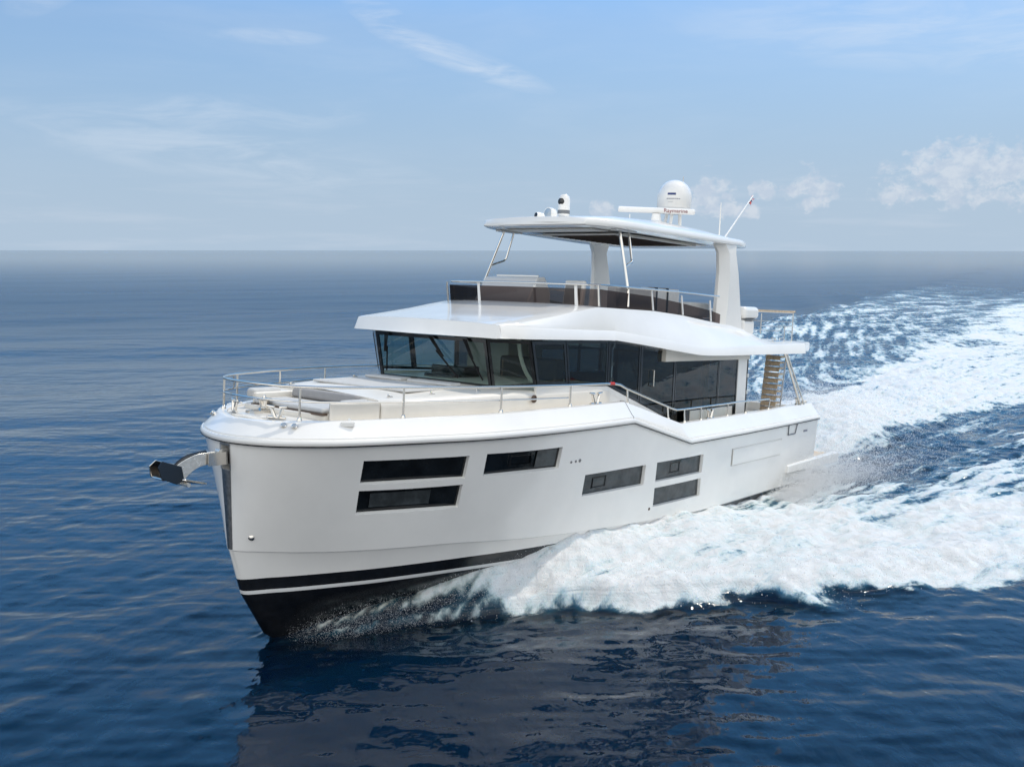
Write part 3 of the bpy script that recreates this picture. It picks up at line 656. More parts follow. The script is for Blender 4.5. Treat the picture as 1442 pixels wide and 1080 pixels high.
# ---------- gear on the hardtop
HTZ = lambda x, y=0: hzt(x)-.02-(abs(y)/1.6)**2*.1
rp = MB(); rp.lathe([(.21, 0), (.21, .05), (.19, .22), (.13, .27), (.10, .42)], (4.85, 0, 6.34), 24); ra_ = rp.build('radar_pedestal', M_W, Y)
arm = MB(); arm.tube([(0, -.92, 0), (0, -.90, 0), (0, .90, 0), (0, .92, 0)], [.055, .075, .075, .055], 12); ao = arm.build('radar_arm', M_W, Y)
ao.location = (4.85, 0, 6.84); ao.rotation_euler = (0, 0, R(38)); ao.scale = (1.1, 1, .95)
def lettering(body, size, m, parent, loc, xd, yd, name='lettering'):
    """flat letters: xd is the reading direction, yd their up direction, in the parent's coordinates"""
    c = bpy.data.curves.new(name, 'FONT'); c.body = body; c.size = size; c.align_x = 'CENTER'; c.align_y = 'CENTER'; c.extrude = .001
    o = bpy.data.objects.new(name, c); COL.objects.link(o); bpy.context.view_layer.update()
    me = bpy.data.meshes.new_from_object(o.evaluated_get(bpy.context.evaluated_depsgraph_get())); bpy.data.objects.remove(o)
    x = Vector(xd).normalized(); y = Vector(yd).normalized(); z = x.cross(y)
    M = Matrix((x, y, z)).transposed(); me.transform(M.to_4x4()); me.transform(Matrix.Translation(loc)); me.materials.append(m)
    for q in me.materials[:-1]: pass
    o = bpy.data.objects.new(name, me); COL.objects.link(o); o.parent = parent; return o
lettering('Raymarine', .135, M_CHR, ao, (.0775, .45, 0), (0, 1, 0), (0, 0, 1))
sat = MB(); rr_ = .42
prof = [(.15, 0), (.30, .0), (.39, .03), (.405, .10), (.418, .12), (rr_, .40)]+[(rr_*math.cos(a), .40+rr_*1.0*math.sin(a)) for a in np.linspace(.1, 1.5, 12)]+[(.001, .40+rr_*1.0)]
sat.lathe(prof, (4.02, 0, 6.84), 36); so = sat.build('satellite_dome', M_W, Y, angle=50)
MB().lathe([(.40, 0), (.424, .01), (.424, .10), (.41, .115)], (4.02, 0, 6.86), 36).build('dome_band', M_LG, so)
for k in range(3):
    a = 2*math.pi*k/3+.4; MB().tube([(4.15+.26*math.cos(a), .26*math.sin(a), 6.33), (4.05+.18*math.cos(a), .18*math.sin(a), 6.86)], .045, 8).build('dome_strut', M_W, so)
# print on the dome faces the bow quarter
cam_dir = Vector((.88, .47, 0)).normalized()
tx = Vector((-cam_dir.y, cam_dir.x, 0))
def on_dome(dx, dz, wdt, h, m, name):
    q = MB(); rows_ = []
    for zz_ in (0, h):
        row = []
        for i in range(9):
            a = (dx+wdt*(i/8-.5))/rr_; p = cam_dir*math.cos(a)+tx*math.sin(a); row.append((4.02+p.x*(rr_+.003), p.y*(rr_+.003), 6.84+dz+zz_))
        rows_.append(row)
    q.grid(rows_); return q.build(name, m, so, smooth=False)
off = -.06
on_dome(off, .415, .20, .05, M_BLU, 'maker_mark')
for i, (o_, w_) in enumerate(((-.14, .035), (-.095, .03), (-.05, .035), (.0, .04), (.05, .03), (.10, .04), (.15, .03))): on_dome(off+.04+o_, .315, w_, .022, M_INK, 'maker_mark')
on_dome(off-.02, .235, .12, .018, M_LG, 'maker_mark')
MB().tube([(3.85, .12, 7.60), (3.85, .12, 7.76)], .012, 6).build('dome_whip', M_LG, so)
# cameras and lamp at the front edge
th = MB(); x0, y0, z0 = 8.62, 0.0, 6.30
th.lathe([(.155, 0), (.155, .05), (.125, .07), (.125, .40), (.11, .46), (.07, .50), (.0, .51)], (x0, y0, z0), 24); to = th.build('thermal_camera', M_W, Y)
MB().lathe([(.129, 0), (.129, .075)], (x0, y0, z0+.10), 24).build('camera_band', M_GY, to)
q = MB(); cdir = Vector((.97, .02, 0)).normalized(); q.lathe([(.075, -.03), (.075, .012), (.055, .02), (0, .022)], Vector((x0, y0, z0+.35))+cdir*.105, 20, axis=cdir); q.build('camera_lens', M_DK, to)
x0, y0 = 9.05, .0
sl_ = MB(); sl_.lathe([(.10, 0), (.10, .03), (.05, .05), (.05, .10)], (x0, y0, 6.23), 18); sl_.lathe([(0, -.13), (.07, -.11), (.12, -.04), (.13, .03), (.125, .10), (.11, .105)], (x0, y0, 6.36), 20, axis=(.97, -.12, .05)); slo = sl_.build('search_light', M_W, Y)
q = MB(); ax = Vector((.97, -.12, .05)).normalized(); q.lathe([(.108, .0), (.10, .012), (0, .014)], Vector((x0, y0, 6.36))+ax*.098, 20, axis=ax); q.build('lamp_glass', M_ST, slo)
x0, y0 = 9.42, -.02
q = MB(); q.lathe([(.09, 0), (.09, .03), (.03, .05)], (x0, y0, 6.19), 14); q.lathe([(.05, -.10), (.075, -.06), (.07, .05), (.055, .10)], (x0, y0, 6.29), 16, axis=(.9, -.2, .1)); hc = q.build('deck_camera', M_W, Y)
ax = Vector((.9, -.2, .1)).normalized(); MB().lathe([(.05, 0), (0, .004)], Vector((x0, y0, 6.29))+ax*.1, 14, axis=ax).build('camera_lens', M_DK, hc)
MB().tube([(3.6, 1.05, 6.20), (3.6, 1.05, 7.12)], [.022, .012], 8).build('whip_antenna', M_W, Y)
MB().tube([(6.9, .55, 6.36), (6.9, .55, 6.55)], .012, 6).build('whip_antenna', M_W, Y)
fs = MB(); f0 = Vector((3.35, 1.0, 6.20)); f1 = Vector((1.55, .90, 7.52)); fs.tube([f0, f1], [.026, .018], 10); fs.lathe([(.04, 0), (.04, .06), (.028, .07)], f0, 12, axis=f1-f0); fs.build('flag_staff', M_W, Y)

# ---------- bow rail, stanchions, side rails
def rail_pt(x, h, s=1):
    y, z = bulw(x); return Vector((x, y*s, z+h))
xs_r = [16.42, 16.3, 16.1, 15.8, 15.3, 14.6, 13.6, 12.6, 11.5, 10.6]
P = []
fwd = [rail_pt(x, .46 if x > 15 else .42) for x in xs_r]
for p in fwd:
    p.z = float(np.interp(p.x, [10, 11.5, 13, 16.5], [3.10, 3.11, 3.13, 3.15]))
fr0 = [Vector((16.50, .42, 3.15)), Vector((16.53, .2, 3.15)), Vector((16.54, 0, 3.15))]
aftp = [Vector((10.1, 2.41, 3.09)), Vector((9.9, 2.42, 3.06)), Vector((9.7, 2.42, 2.99)), Vector((7.9, 2.42, 2.50)), Vector((7.7, 2.42, 2.46)), Vector((7.4, 2.42, 2.455)), Vector((4.8, 2.41, 2.47)), Vector((3.1, 2.38, 2.45))]
port = fr0[::-1][0:0]+fwd+aftp
loopP = [Vector((p.x, -p.y, p.z)) for p in port[::-1]]+[Vector((16.5, -.42, 3.15)), Vector((16.53, -.2, 3.15)), Vector((16.54, 0, 3.15)), Vector((16.53, .2, 3.15)), Vector((16.5, .42, 3.15))]+port
br = MB(); br.tube(loopP, .021, 10); br.build('bow_rail', M_ST, Y)
mid = [Vector((p.x, p.y, p.z-.22)) for p in fwd if p.x > 11.3]
mr = MB(); mr.tube([Vector((p.x, -p.y, p.z)) for p in mid[::-1]]+[Vector((16.5, -.40, 2.93)), Vector((16.54, 0, 2.93)), Vector((16.5, .40, 2.93))]+mid, .014, 8); mr.build('middle_rail', M_ST, Y)
def stanchion(x, ztop, s):
    y, z = bulw(x); q = MB(); q.tube([(x, y*s, z-.01), (x, y*s, ztop)], .018, 8); q.lathe([(.04, 0), (.04, .012), (.026, .05), (.02, .055)], (x, y*s, z-.002), 12); q.build('stanchion', M_ST, Y)
for s in (1, -1):
    for x in ((16.27, 14.85, 13.12, 11.45) if s > 0 else (16.27, 15.75, 14.5, 13.12, 11.45)): stanchion(x, float(np.interp(x, [10, 11.5, 13, 16.5], [3.10, 3.11, 3.13, 3.15])), s)
    for x, z in ((9.62, 2.97), (8.05, 2.54), (7.35, 2.455), (6.62, 2.46), (5.35, 2.465), (4.4, 2.467), (3.12, 2.45)):
        y_, zb = bulw(x); q = MB(); q.tube([(x, y_*s, zb-.01), (x, 2.41*s, z)], .018, 8); q.lathe([(.035, 0), (.03, .03), (.02, .035)], (x, y_*s, zb-.002), 10); q.build('stanchion', M_ST, Y)
    q = MB(); y_, zb = bulw(6.3); q.add([(7.25, 2.40*s, 2.20), (5.45, 2.40*s, 2.22), (5.45, 2.40*s, 2.43), (7.25, 2.40*s, 2.43)], [(0, 1, 2, 3)]); q.build('rail_glass', G_CL, Y, smooth=False)
    MB().bb(4.55, 6.55, 2.10*s, 2.13*s, 1.8, 2.34).build('boarding_gate', M_CR, Y, bevel=.01)
for s in (-1,): MB().tube([(15.95, 1.12*s, 3.13), (15.98, 1.06*s, 3.02), (16.0, 1.06*s, 2.94), (16.06, 1.12*s, 2.92)], .013, 8).build('rail_hook', M_BR, Y)
q = MB(); q.tube([(10.24, 2.405, 3.094), (10.10, 2.41, 3.09)], .03, 10); q.build('rail_marker', M_RED, Y)
# ---------- cleats, fairleads, windlass
def cleat(x, y, z, rz, sc=1., name='mooring_cleat'):
    q = MB(); c, s_ = math.cos(rz), math.sin(rz); L = lambda a, b, h: (x+a*c-b*s_, y+a*s_+b*c, z+h)
    q.tube([L(-.16*sc, 0, .01), L(.16*sc, 0, .01)], .022, 8)
    for k in (-1, 1):
        q.tube([L(.04*k*sc, 0, .01), L(.11*k*sc, 0, .18*sc)], [.032, .022], 8); q.tube([L(.03*k*sc+.02*k, 0, .185*sc), L(.19*k*sc, 0, .205*sc)], [.022, .014], 8)
    return q.build(name, M_ST, Y)
for s in (1, -1):
    cleat(16.36, .52*s, 2.645, R(-68)*s, .9)
    y_, zb = bulw(10.7); cleat(10.72, (y_+.02)*s, zb, R(-2)*s)
    y_, zb = bulw(6.2); cleat(6.25, (y_+.02)*s, zb, 0)
    y_, zb = bulw(1.3); cleat(1.3, (y_+.02)*s, zb, 0, .8)
    # folding nav lamp on the bulwark slope, chrome bow rollers
    p = offset(rub, .17); i = int(np.argmin(np.abs(p[:, 0]-15.78))); b = p[i]
    q = MB(); q.box((b[0], b[1]*s, b[2]+.27), (.20, .10, .07), rz=R(-42)*s); q.lathe([(.03, 0), (.03, .05), (0, .06)], (b[0]-.12, b[1]*s*.93, b[2]+.28), 10); q.build('side_lamp', M_W, Y, bevel=.012)
    for xx in (16.45,):
        i = int(np.argmin(np.abs(p[:, 0]-xx))); b = p[i]; a = R(-64)*s; q = MB()
        ex, ey = math.cos(a), math.sin(a)
        for k in (-.085, .085):
            q.lathe([(.03, -.035), (.042, -.02), (.042, .05), (.03, .06)], (b[0]+ex*k, b[1]*s+ey*k, b[2]+.23), 12, axis=(.55, .45*s, .5))
        q.tube([(b[0]-ex*.09, b[1]*s-ey*.09, b[2]+.2), (b[0]+ex*.09, b[1]*s+ey*.09, b[2]+.2)], .02, 8); q.build('fairlead', M_ST, Y)
    # stern fairlead and after corner fitting
    y_, zb = bulw(1.0); q = MB()
    for k in (0, .10, .2): q.lathe([(.03, 0), (.035, .05), (.025, .07)], (.70+k, y_*s, zb), 10)
    q.build('stern_fairlead', M_ST, Y)
wl = MB(); wl.lathe([(.14, 0), (.14, .03), (.10, .05), (.075, .07), (.07, .13), (.09, .19), (.115, .20), (.115, .225), (.03, .23), (.02, .27), (.0, .275)], (15.98, -.28, deck_z(16)+.01), 24); wl.bb(15.82, 16.3, -.32, -.1, deck_z(16)+.005, deck_z(16)+.06); wl.build('windlass', M_ST, Y)
q = MB(); q.bb(16.05, 16.45, -.35, .35, 2.633, 2.645); q.build('chain_hatch', M_W, Y, bevel=.004)
for x, y in ((12.0, 2.36),):
    q = MB(); q.lathe([(.07, 0), (.07, .02), (.045, .03), (.04, .01)], (x, y-.37, 2.86), 18, axis=(0, 1, 0)); q.build('shore_socket', M_BRN, Y)
# bow roller: the tongue that holds the anchor
br_ = MB(); br_.bb(16.6, 17.22, -.075, -.06, 1.95, 2.14); br_.bb(16.6, 17.22, .06, .075, 1.95, 2.14); br_.bb(16.6, 17.15, -.06, .06, 1.95, 1.965)
br_.build('bow_roller', M_ST, Y)

# ---------- cockpit: stairs, props, after rail of the upper deck
sx = lambda z: 1.05+(3.5-z)*.12
st = MB()
for k in (0, 1):
    y_ = (1.42, 1.86)[k]; st.prism([(1.02, y_, 3.56), ((1.26, 1.06)[k], y_, 3.56), ((1.52, 1.32)[k], y_, 1.80), (1.28, y_, 1.80)], (0, .025, 0))
sto = st.build('stair_stringers', M_LG, Y, smooth=False)
for i in range(11):
    z = 1.92+i*.148; MB().box((sx(z)+.16, 1.645, z), (.26, .41, .045)).box((sx(z)+.30, 1.645, z-.045), (.012, .41, .075), mi=0).build('stair_tread', M_TK, sto, bevel=.006)
for s in (1, -1):
    pr = MB(); pr.tube([(2.25, 2.33*s, 3.57), (1.22, 2.40*s, 2.22)], .032, 10); pr.tube([(2.13, 2.33*s, 3.57), (.98, 2.40*s, 2.22)], .022, 8); pr.build('overhang_prop', M_ST, Y)
ar = MB(); ar.tube([(.38, -1.75, 4.55), (.38, 1.72, 4.55)], .02, 8)
for y in (-1.72, -.6, .55, 1.70): ar.tube([(.38, y, 3.80), (.38, y, 4.55)], .018, 8)
for z in (4.05, 4.3): ar.tube([(.38, -1.7, z), (.38, 1.7, z)], .008, 6)
for s in (1, -1):
    ar.tube([(.42, 1.72*s, 4.20), (1.4, 1.98*s, 4.20), (2.9, 1.98*s, 4.20)], .014, 8); ar.tube([(1.55, 1.99*s, 3.8), (1.55, 1.99*s, 4.2)], .014, 8)
    ar.tube([(2.95, 1.98*s, 4.0), (2.95, 1.98*s, 4.5)], .014, 8)
aro = ar.build('after_rail', M_ST, Y); MB().bb(.33, .43, .45, 1.74, 4.555, 4.60).build('rail_cap', M_TK, aro, bevel=.008)
MB().bb(.33, .45, -.4, .45, 4.52, 4.66).build('rail_box', M_DK, aro, bevel=.01)
# flybridge helm console and wet bar are built in
hcn = MB(); hcn.prism([(9.75, -1.45, 3.92), (9.70, -1.45, 4.55), (9.38, -1.45, 5.03), (9.1, -1.45, 5.06), (8.9, -1.45, 4.75), (8.9, -1.45, 3.92)], (0, 1.42, 0)); fc = hcn.build('fly_console', M_LG, Y, bevel=.04, seg=3)
MB().bb(9.12, 9.16, -1.3, -.2, 5.06, 5.09).build('console_coaming', M_W, fc)
MB().add([(9.85, -1.9, 3.93), (9.85, 1.9, 3.93), (2.8, 1.9, 3.93), (2.8, -1.9, 3.93)], [(0, 1, 2, 3)]).build('fly_deck', M_WD, Y, smooth=False)

# ============================================================ THINGS ABOARD
# anchor: shank, crown and two flukes
an = empty('anchor', (17.05, 0, 2.05))
def smooth_path(ctrl, n):
    c = np.array(ctrl, float); u = np.linspace(0, 1, len(c)); v = np.linspace(0, 1, n); return np.stack([pchip(u, c[:, k])(v) for k in range(c.shape[1])], 1)
sh = MB(); rws = []
pth = smooth_path([(16.72, 2.05, .085), (17.1, 2.06, .088), (17.32, 2.05, .095), (17.52, 1.985, .11), (17.66, 1.89, .125), (17.73, 1.79, .11)], 22)
for i in range(len(pth)):
    x, z, h = pth[i]; a, b_ = pth[max(i-1, 0)], pth[min(i+1, len(pth)-1)]; tx_, tz_ = b_[0]-a[0], b_[1]-a[1]; L_ = math.hypot(tx_, tz_); nx, nz = -tz_/L_, tx_/L_
    rws.append([(x-nx*h, -.034, z-nz*h), (x+nx*h, -.034, z+nz*h), (x+nx*h, .034, z+nz*h), (x-nx*h, .034, z-nz*h)])
sh.grid(rws, closed=True); sh.f += [(0, 1, 2, 3), tuple(range(84, 88))]; sh.mi += [0, 0]
sh.build('shank', M_GAL, an, bevel=.008, angle=25)
fl = MB(); rws = []                                                 # pointed blade under the bow, folded along its middle
for u in np.linspace(0, 1, 10):
    wd = .012+.17*u**.8; cx = 17.20+.50*u; cz_ = 1.675+.085*u
    rws.append([(cx, wd*v, cz_+.055*u*abs(v)**1.5) for v in np.linspace(-1, 1, 9)])
fl.grid(rws); fo = fl.build('fluke', M_ST, an, angle=50); m = fo.modifiers.new('thickness', 'SOLIDIFY'); m.thickness = .022
for s in (1, -1):                                                   # cheek plates that close the scoop ahead of the shank
    hp = MB(); hp.prism([(17.66, .055*s, 1.99), (17.64, .10*s, 1.79), (17.80, .15*s, 1.765), (18.02, .13*s, 1.86), (18.06, .10*s, 2.02), (17.98, .07*s, 2.10)], (0, .022*s, .004)); hp.build('cheek_plate', M_NV if s == 1 else M_ST, an, bevel=.007)
hp = MB(); hp.prism([(17.70, -.10, 1.80), (17.70, .10, 1.80), (18.0, .13, 1.87), (18.0, -.13, 1.87)], (.01, 0, -.02)); hp.build('heel_plate', M_ST, an, bevel=.006)
q = MB(); q.tube([(17.62, -.20, 1.74), (17.62, .20, 1.74)], .03, 10); q.build('crown', M_GAL, an)
q = MB(); q.tube([tuple(p) for p in smooth_path([(17.22, 0, 2.155), (17.5, 0, 2.12), (17.72, 0, 2.0), (17.80, 0, 1.88)], 12)], .03, 8); q.build('roll_guard', M_DK, an)
q = MB(); q.tube([(16.80, 0, 2.155), (17.0, 0, 2.15)], .028, 8); q.lathe([(.03, -.05), (.03, .05)], (17.0, 0, 2.15), 10, axis=(0, 1, 0)); q.build('shackle', M_GAL, an)
board(an, 'polished steel anchor with dark sea reflection coloured on its port cheek, held out from the stem of the yacht', 'anchor')
# flag
fg = MB(); rws = []
fa = f1-(f1-f0).normalized()*.02; fdir = (f1-f0).normalized()
for i in range(9):
    u = i/8; row = []
    for j in range(5):
        v = j/4; p = fa-fdir*(.24*v)+Vector((-.16*u, -.02-.05*u, -.07*u-.02*v))+Vector((.03*math.sin(u*7+v*2), .05*math.sin(u*9), .02*math.cos(u*6+v*3))); row.append(p)
    rws.append(row)
fg.grid(rws); fg.mi = [(0, 1, 2, 0)[(k % 4)] for k in range(len(fg.mi))]
fo = fg.build('flag', [M_RED, M_W, M_BLU], None, loc=tuple(fa)); board(fo, 'small red, white and blue flag furled at the tip of the slanting staff', 'flag')
# cushions of the bow lounge, sun pads
def pad(name, x0, x1, y0, y1, z0, z1, m, lab, cat, group=None, bev=.05, ry=0., rz=0.):
    c = ((x0+x1)/2, (y0+y1)/2, (z0+z1)/2); q = MB(); q.box(c, (x1-x0, y1-y0, z1-z0), rz=rz, ry=ry)
    o = q.build(name, m, None, loc=c, bevel=bev, seg=4, angle=60); return board(o, lab, cat, group)
pad('seat_cushion', 15.22, 15.88, -.70, .98, 2.725, 2.81, M_CU, 'long pale grey seat cushion of the bow lounge', 'cushion')
pad('back_cushion', 15.05, 15.18, -.62, .92, 2.80, 2.965, M_CG, 'mid grey back cushion along the rear of the bow lounge', 'cushion', ry=R(-12))
pad('bolster_cushion', 15.25, 15.82, -.98, -.76, 2.80, 2.955, M_CU, 'upright grey bolster at the starboard end of the bow lounge', 'cushion', bev=.06)
pad('bolster_cushion', 15.10, 15.60, 1.02, 1.16, 2.85, 2.925, M_CU, 'low grey bolster at the port end of the bow lounge', 'cushion', bev=.04)
pad('sun_pad', 13.1, 14.25, -1.2, 1.1, 2.985, 3.025, M_CU, 'wide flat pale sun pad covering the foredeck trunk', 'sun pad', bev=.03)
pad('head_rest', 12.72, 13.02, -1.2, -.25, 3.02, 3.075, M_CU, 'pale head rest below the windscreen, nearer its starboard end', 'head rest', bev=.03)
pad('head_rest', 12.72, 13.02, -.1, .95, 3.02, 3.075, M_CU, 'pale head rest below the windscreen, nearer its port end', 'head rest', bev=.03)
# flybridge furniture
hs = empty('helm_seat', (8.45, .15, 3.93))
q = MB(); q.box((8.30, .15, 4.72), (.12, .52, .62), ry=R(-8)); q.build('backrest', M_W, hs, bevel=.05, seg=4)
q = MB(); q.box((8.375, .15, 4.74), (.06, .38, .46), ry=R(-8)); q.build('back_pad', M_CG, hs, bevel=.02)
MB().bb(8.32, 8.85, -.1, .4, 4.35, 4.47).build('seat', M_W, hs, bevel=.04); MB().lathe([(.2, 0), (.2, .02), (.05, .04), (.05, .42)], (8.55, .15, 3.93), 16).build('pedestal', M_ST, hs)
board(hs, 'white helm seat with grey back pad behind the flybridge console', 'helm seat')
sf = empty('fly_sofa', (7.9, 1.3, 3.93))
MB().bb(7.1, 9.3, .95, 1.75, 3.93, 4.35).build('sofa_base', M_LG, sf, bevel=.02); MB().bb(7.1, 9.3, .98, 1.55, 4.355, 4.47).build('seat', M_CG, sf, bevel=.04)
MB().bb(7.65, 9.2, 1.55, 1.78, 4.36, 4.92).build('backrest', M_CG, sf, bevel=.05, seg=4)
board(sf, 'grey flybridge sofa with its back to the port screen', 'sofa')
lg = empty('lounger_seat', (6.9, 1.2, 3.93))
MB().bb(5.9, 7.35, .55, 1.30, 3.93, 4.45).build('seat', M_CU, lg, bevel=.05)
MB().bb(5.88, 7.38, 1.16, 1.34, 4.40, 4.95).build('backrest', M_CU, lg, bevel=.05, seg=4)
q = MB()
for x in (6.92, 6.45): q.bb(x-.03, x+.03, 1.145, 1.355, 4.42, 4.965)
q.build('strap', M_DK, lg)
board(lg, 'pale lounge seat with black straps round its backrest on the flybridge', 'lounge seat')
ls = empty('low_lounger', (5.4, 1.0, 3.93))
MB().bb(4.35, 5.6, .6, 1.15, 3.93, 4.4).build('seat', M_CU, ls, bevel=.05); q = MB(); q.bb(4.35, 5.6, 1.12, 1.30, 4.35, 4.69); q.build('backrest', M_CU, ls, bevel=.05, seg=3)
board(ls, 'low pale cushioned seat just ahead of the port hardtop leg', 'lounge seat')
ca = empty('canister', (3.45, 1.85, 3.95))
q = MB(); q.box((3.42, 1.72, 4.50), (.78, .50, .30)); q.build('upper_shell', M_W, ca, bevel=.11, seg=5, angle=60)
q = MB(); q.box((3.50, 1.72, 4.15), (.60, .44, .36)); q.build('lower_shell', M_W, ca, bevel=.08, seg=4, angle=60)
MB().bb(3.12, 3.72, 1.50, 1.955, 4.325, 4.345).build('shell_seam', M_GY, ca)
board(ca, 'rounded white two-part canister standing behind the port hardtop leg', 'canister')
tb_ = empty('cockpit_table', (2.3, 0, 1.8))
MB().bb(1.95, 2.75, -.6, .9, 2.42, 2.46).build('tabletop', M_TK, tb_, bevel=.01)
for y in (-.3, .6): MB().lathe([(.15, 0), (.15, .02), (.04, .04), (.04, .62)], (2.35, y, 1.8), 14).build('leg', M_ST, tb_)
board(tb_, 'teak table with steel legs in the after cockpit', 'table')

# ============================================================ THE SEA
def fade(t): return t*t*t*(t*(t*6-15)+10)
_perm = rng.permutation(4096); _ang = rng.random(4096)*2*np.pi; _gx, _gy = np.cos(_ang), np.sin(_ang)
def gn(x, y):
    xi = np.floor(x).astype(np.int64); yi = np.floor(y).astype(np.int64); fx = x-xi; fy_ = y-yi
    def g(i, j, dx, dy):
        h = _perm[(_perm[i & 4095]+j) & 4095]; return _gx[h]*dx+_gy[h]*dy
    u, v = fade(fx), fade(fy_)
    a = g(xi, yi, fx, fy_); b = g(xi+1, yi, fx-1, fy_); c = g(xi, yi+1, fx, fy_-1); d_ = g(xi+1, yi+1, fx-1, fy_-1)
    return ((a*(1-u)+b*u)*(1-v)+(c*(1-u)+d_*u)*v)*1.5
def fbm(x, y, o=4, g=.5):
    s = 0; a = 1; t = 0
    for k in range(o): s = s+a*gn(x*2**k+17.3*k, y*2**k-9.1*k); t += a; a *= g
    return s/t
def sst(x, a, b): t = np.clip((x-a)/(b-a), 0, 1); return t*t*(3-2*t)
def axis(lo, hi, step, far, growth):
    a = list(np.arange(lo, hi+1e-6, step)); s = step; x = a[-1]
    while x < far: s *= growth; x += s; a.append(x)
    s = step; x = lo; b = []
    while x > -far: s *= growth; x -= s; b.append(x)
    return np.array(b[::-1]+a)
def axis2(lo, mid, hi, step, step2, far, growth, back):
    a = list(np.arange(lo, mid, step)); x = a[-1]; s = step
    while x < hi: s = min(s*1.01, step2); x += s; a.append(x)
    while x < far: s *= growth; x += s; a.append(x)
    s = step; x = lo; b = []
    while x > -back: s *= 1.15; x -= s; b.append(x)
    return np.array(b[::-1]+a)
gx = axis(-10, 20, .075, 26000, 1.045); gy = axis2(9, 34, 80, .075, .22, 30000, 1.035, 400)
X, Yy = np.meshgrid(gx, gy); X = X.ravel(); Yy = Yy.ravel(); NXg, NYg = len(gx), len(gy)
spx = np.gradient(gx); spy = np.gradient(gy); SP = np.maximum(*np.meshgrid(spx, spy)).ravel()
Zs = np.zeros_like(X)
# wind sea and low swell: a sum of many directions and lengths
NC = 84
lam = np.exp(np.linspace(math.log(.32), math.log(34), NC))
thm = R(-62)
for i, L in enumerate(lam):
    sl = float(np.interp(math.log(L), [math.log(.32), math.log(.8), math.log(2.5), math.log(8), math.log(34)], [.0150, .0115, .0060, .0045, .0045]))
    spread = .55 if L < 6 else .35
    th_ = thm+rng.normal()*(.95 if L < 2.5 else spread); k = 2*math.pi/L; ph = rng.random()*6.283
    amp = sl/k*(.7+.6*rng.random()); f = sst(L/np.maximum(SP, 1e-6), 3., 6.)
    kx, ky = math.cos(th_)*k, math.sin(th_)*k
    sel = f > 0
    xx, yy = X[sel], Yy[sel]
    wob = .9*np.sin(.21/L**.5*xx*math.sin(th_)-.21/L**.5*yy*math.cos(th_)+ph*3)      # crests of limited length
    Zs[sel] += f[sel]*amp*np.cos(kx*xx+ky*yy+ph+wob)
# position relative to the boat, on the water plane
xb = (X-BO[0])*HD[0]+(Yy-BO[1])*HD[1]; yb = (X-BO[0])*PT[0]+(Yy-BO[1])*PT[1]; ay = np.abs(yb)
near = (SP < 30) & (xb > -420) & (xb < 40)
# half breadth of the hull near the waterline
hx = np.array([-1.2, 0, 4, 8, 10, 11, 12, 13, 14, 14.7, 15.2, 15.7, 16.0]); hyb = np.array([2.42, 2.42, 2.45, 2.42, 2.3, 2.18, 1.95, 1.6, 1.12, .75, .45, .15, 0])
HB_ = np.interp(xb, hx, hyb, left=0, right=0)
# outer edge of the bow wave, lobed
oe = np.interp(xb, [-400, -100, -30, 0, 2, 4.6, 5.2, 6.2, 7.4, 8.5, 9.4, 10, 11.3, 12, 13, 14.2, 15.6, 16.1], [80, 30, 17.5, 11.6, 10.4, 9.2, 8.6, 8.0, 7.4, 6.7, 6.2, 5.3, 4.1, 3.2, 2.2, 1.35, .5, .05])
lob = fbm(xb*.55+3, yb*.25+8, 4, .55); lob2 = fbm(xb*1.9, yb*1.9+30, 3, .6)
oe_l = oe+(lob*1.1+lob2*.45)*np.clip((15.2-xb)/6, 0, 1)*np.clip(1+(-xb)/25, 1, 3)
ie = np.interp(xb, [-400, -60, -30, -20, -14, -11, -6, -2, 0, 1.2, 3], [60, 13, 7.8, 5.6, 4.9, 4.6, 4.75, 4.7, 3.5, 2.7, 0])
st_w = np.interp(xb, [-400, -60, -30, -18.5, -13, -6, -1.2, 0.45], [50, 9.5, 5.2, 3.6, 2.7, 2.6, 2.45, 2.3])
lob3 = fbm(xb*.35+40, yb*.8, 4, .55)
wob_ = (lob3*.8+lob2*.35)*np.clip(1-xb/30, 1, 6)
bowF = sst(oe_l-ay, -.45, .25)*sst(ay-(ie+wob_*.8), -.25, .6)*(xb < 16.2)
sternF = sst((st_w-wob_*.8)-ay, -.3, .7)*(xb < .6)
# streaky breakup, growing along the wake
ca, sa = 1., 0.
skew = np.tanh(yb/2.5)
al = xb*.97+ay*.22; ac = ay-xb*-.32
stk = fbm(al*np.where(yb < 0, .16, .28)+5, (ay+.35*xb)*np.where(yb < 0, 1.9, 1.25)+skew*40, 4, .58); stk2 = fbm(xb*.12, ay*.5+skew*11, 4, .5)
age_b = np.clip((9-xb)/60, 0, 1)
thin_b = sst(xb, 12.5, 13.9); d0 = np.clip((ay-HB_)/np.maximum(oe-HB_, .25), 0, 1.6); lines = np.clip(np.exp(-((d0-.12)/.16)**2)+.9*np.exp(-((d0-.85)/.2)**2), 0, 1)
bowD = bowF*np.clip(.88-thin_b*(.92-.60*lines)-.28*age_b+stk*(.62+.45*age_b+.30*thin_b)+stk2*.5*age_b, 0, 1)
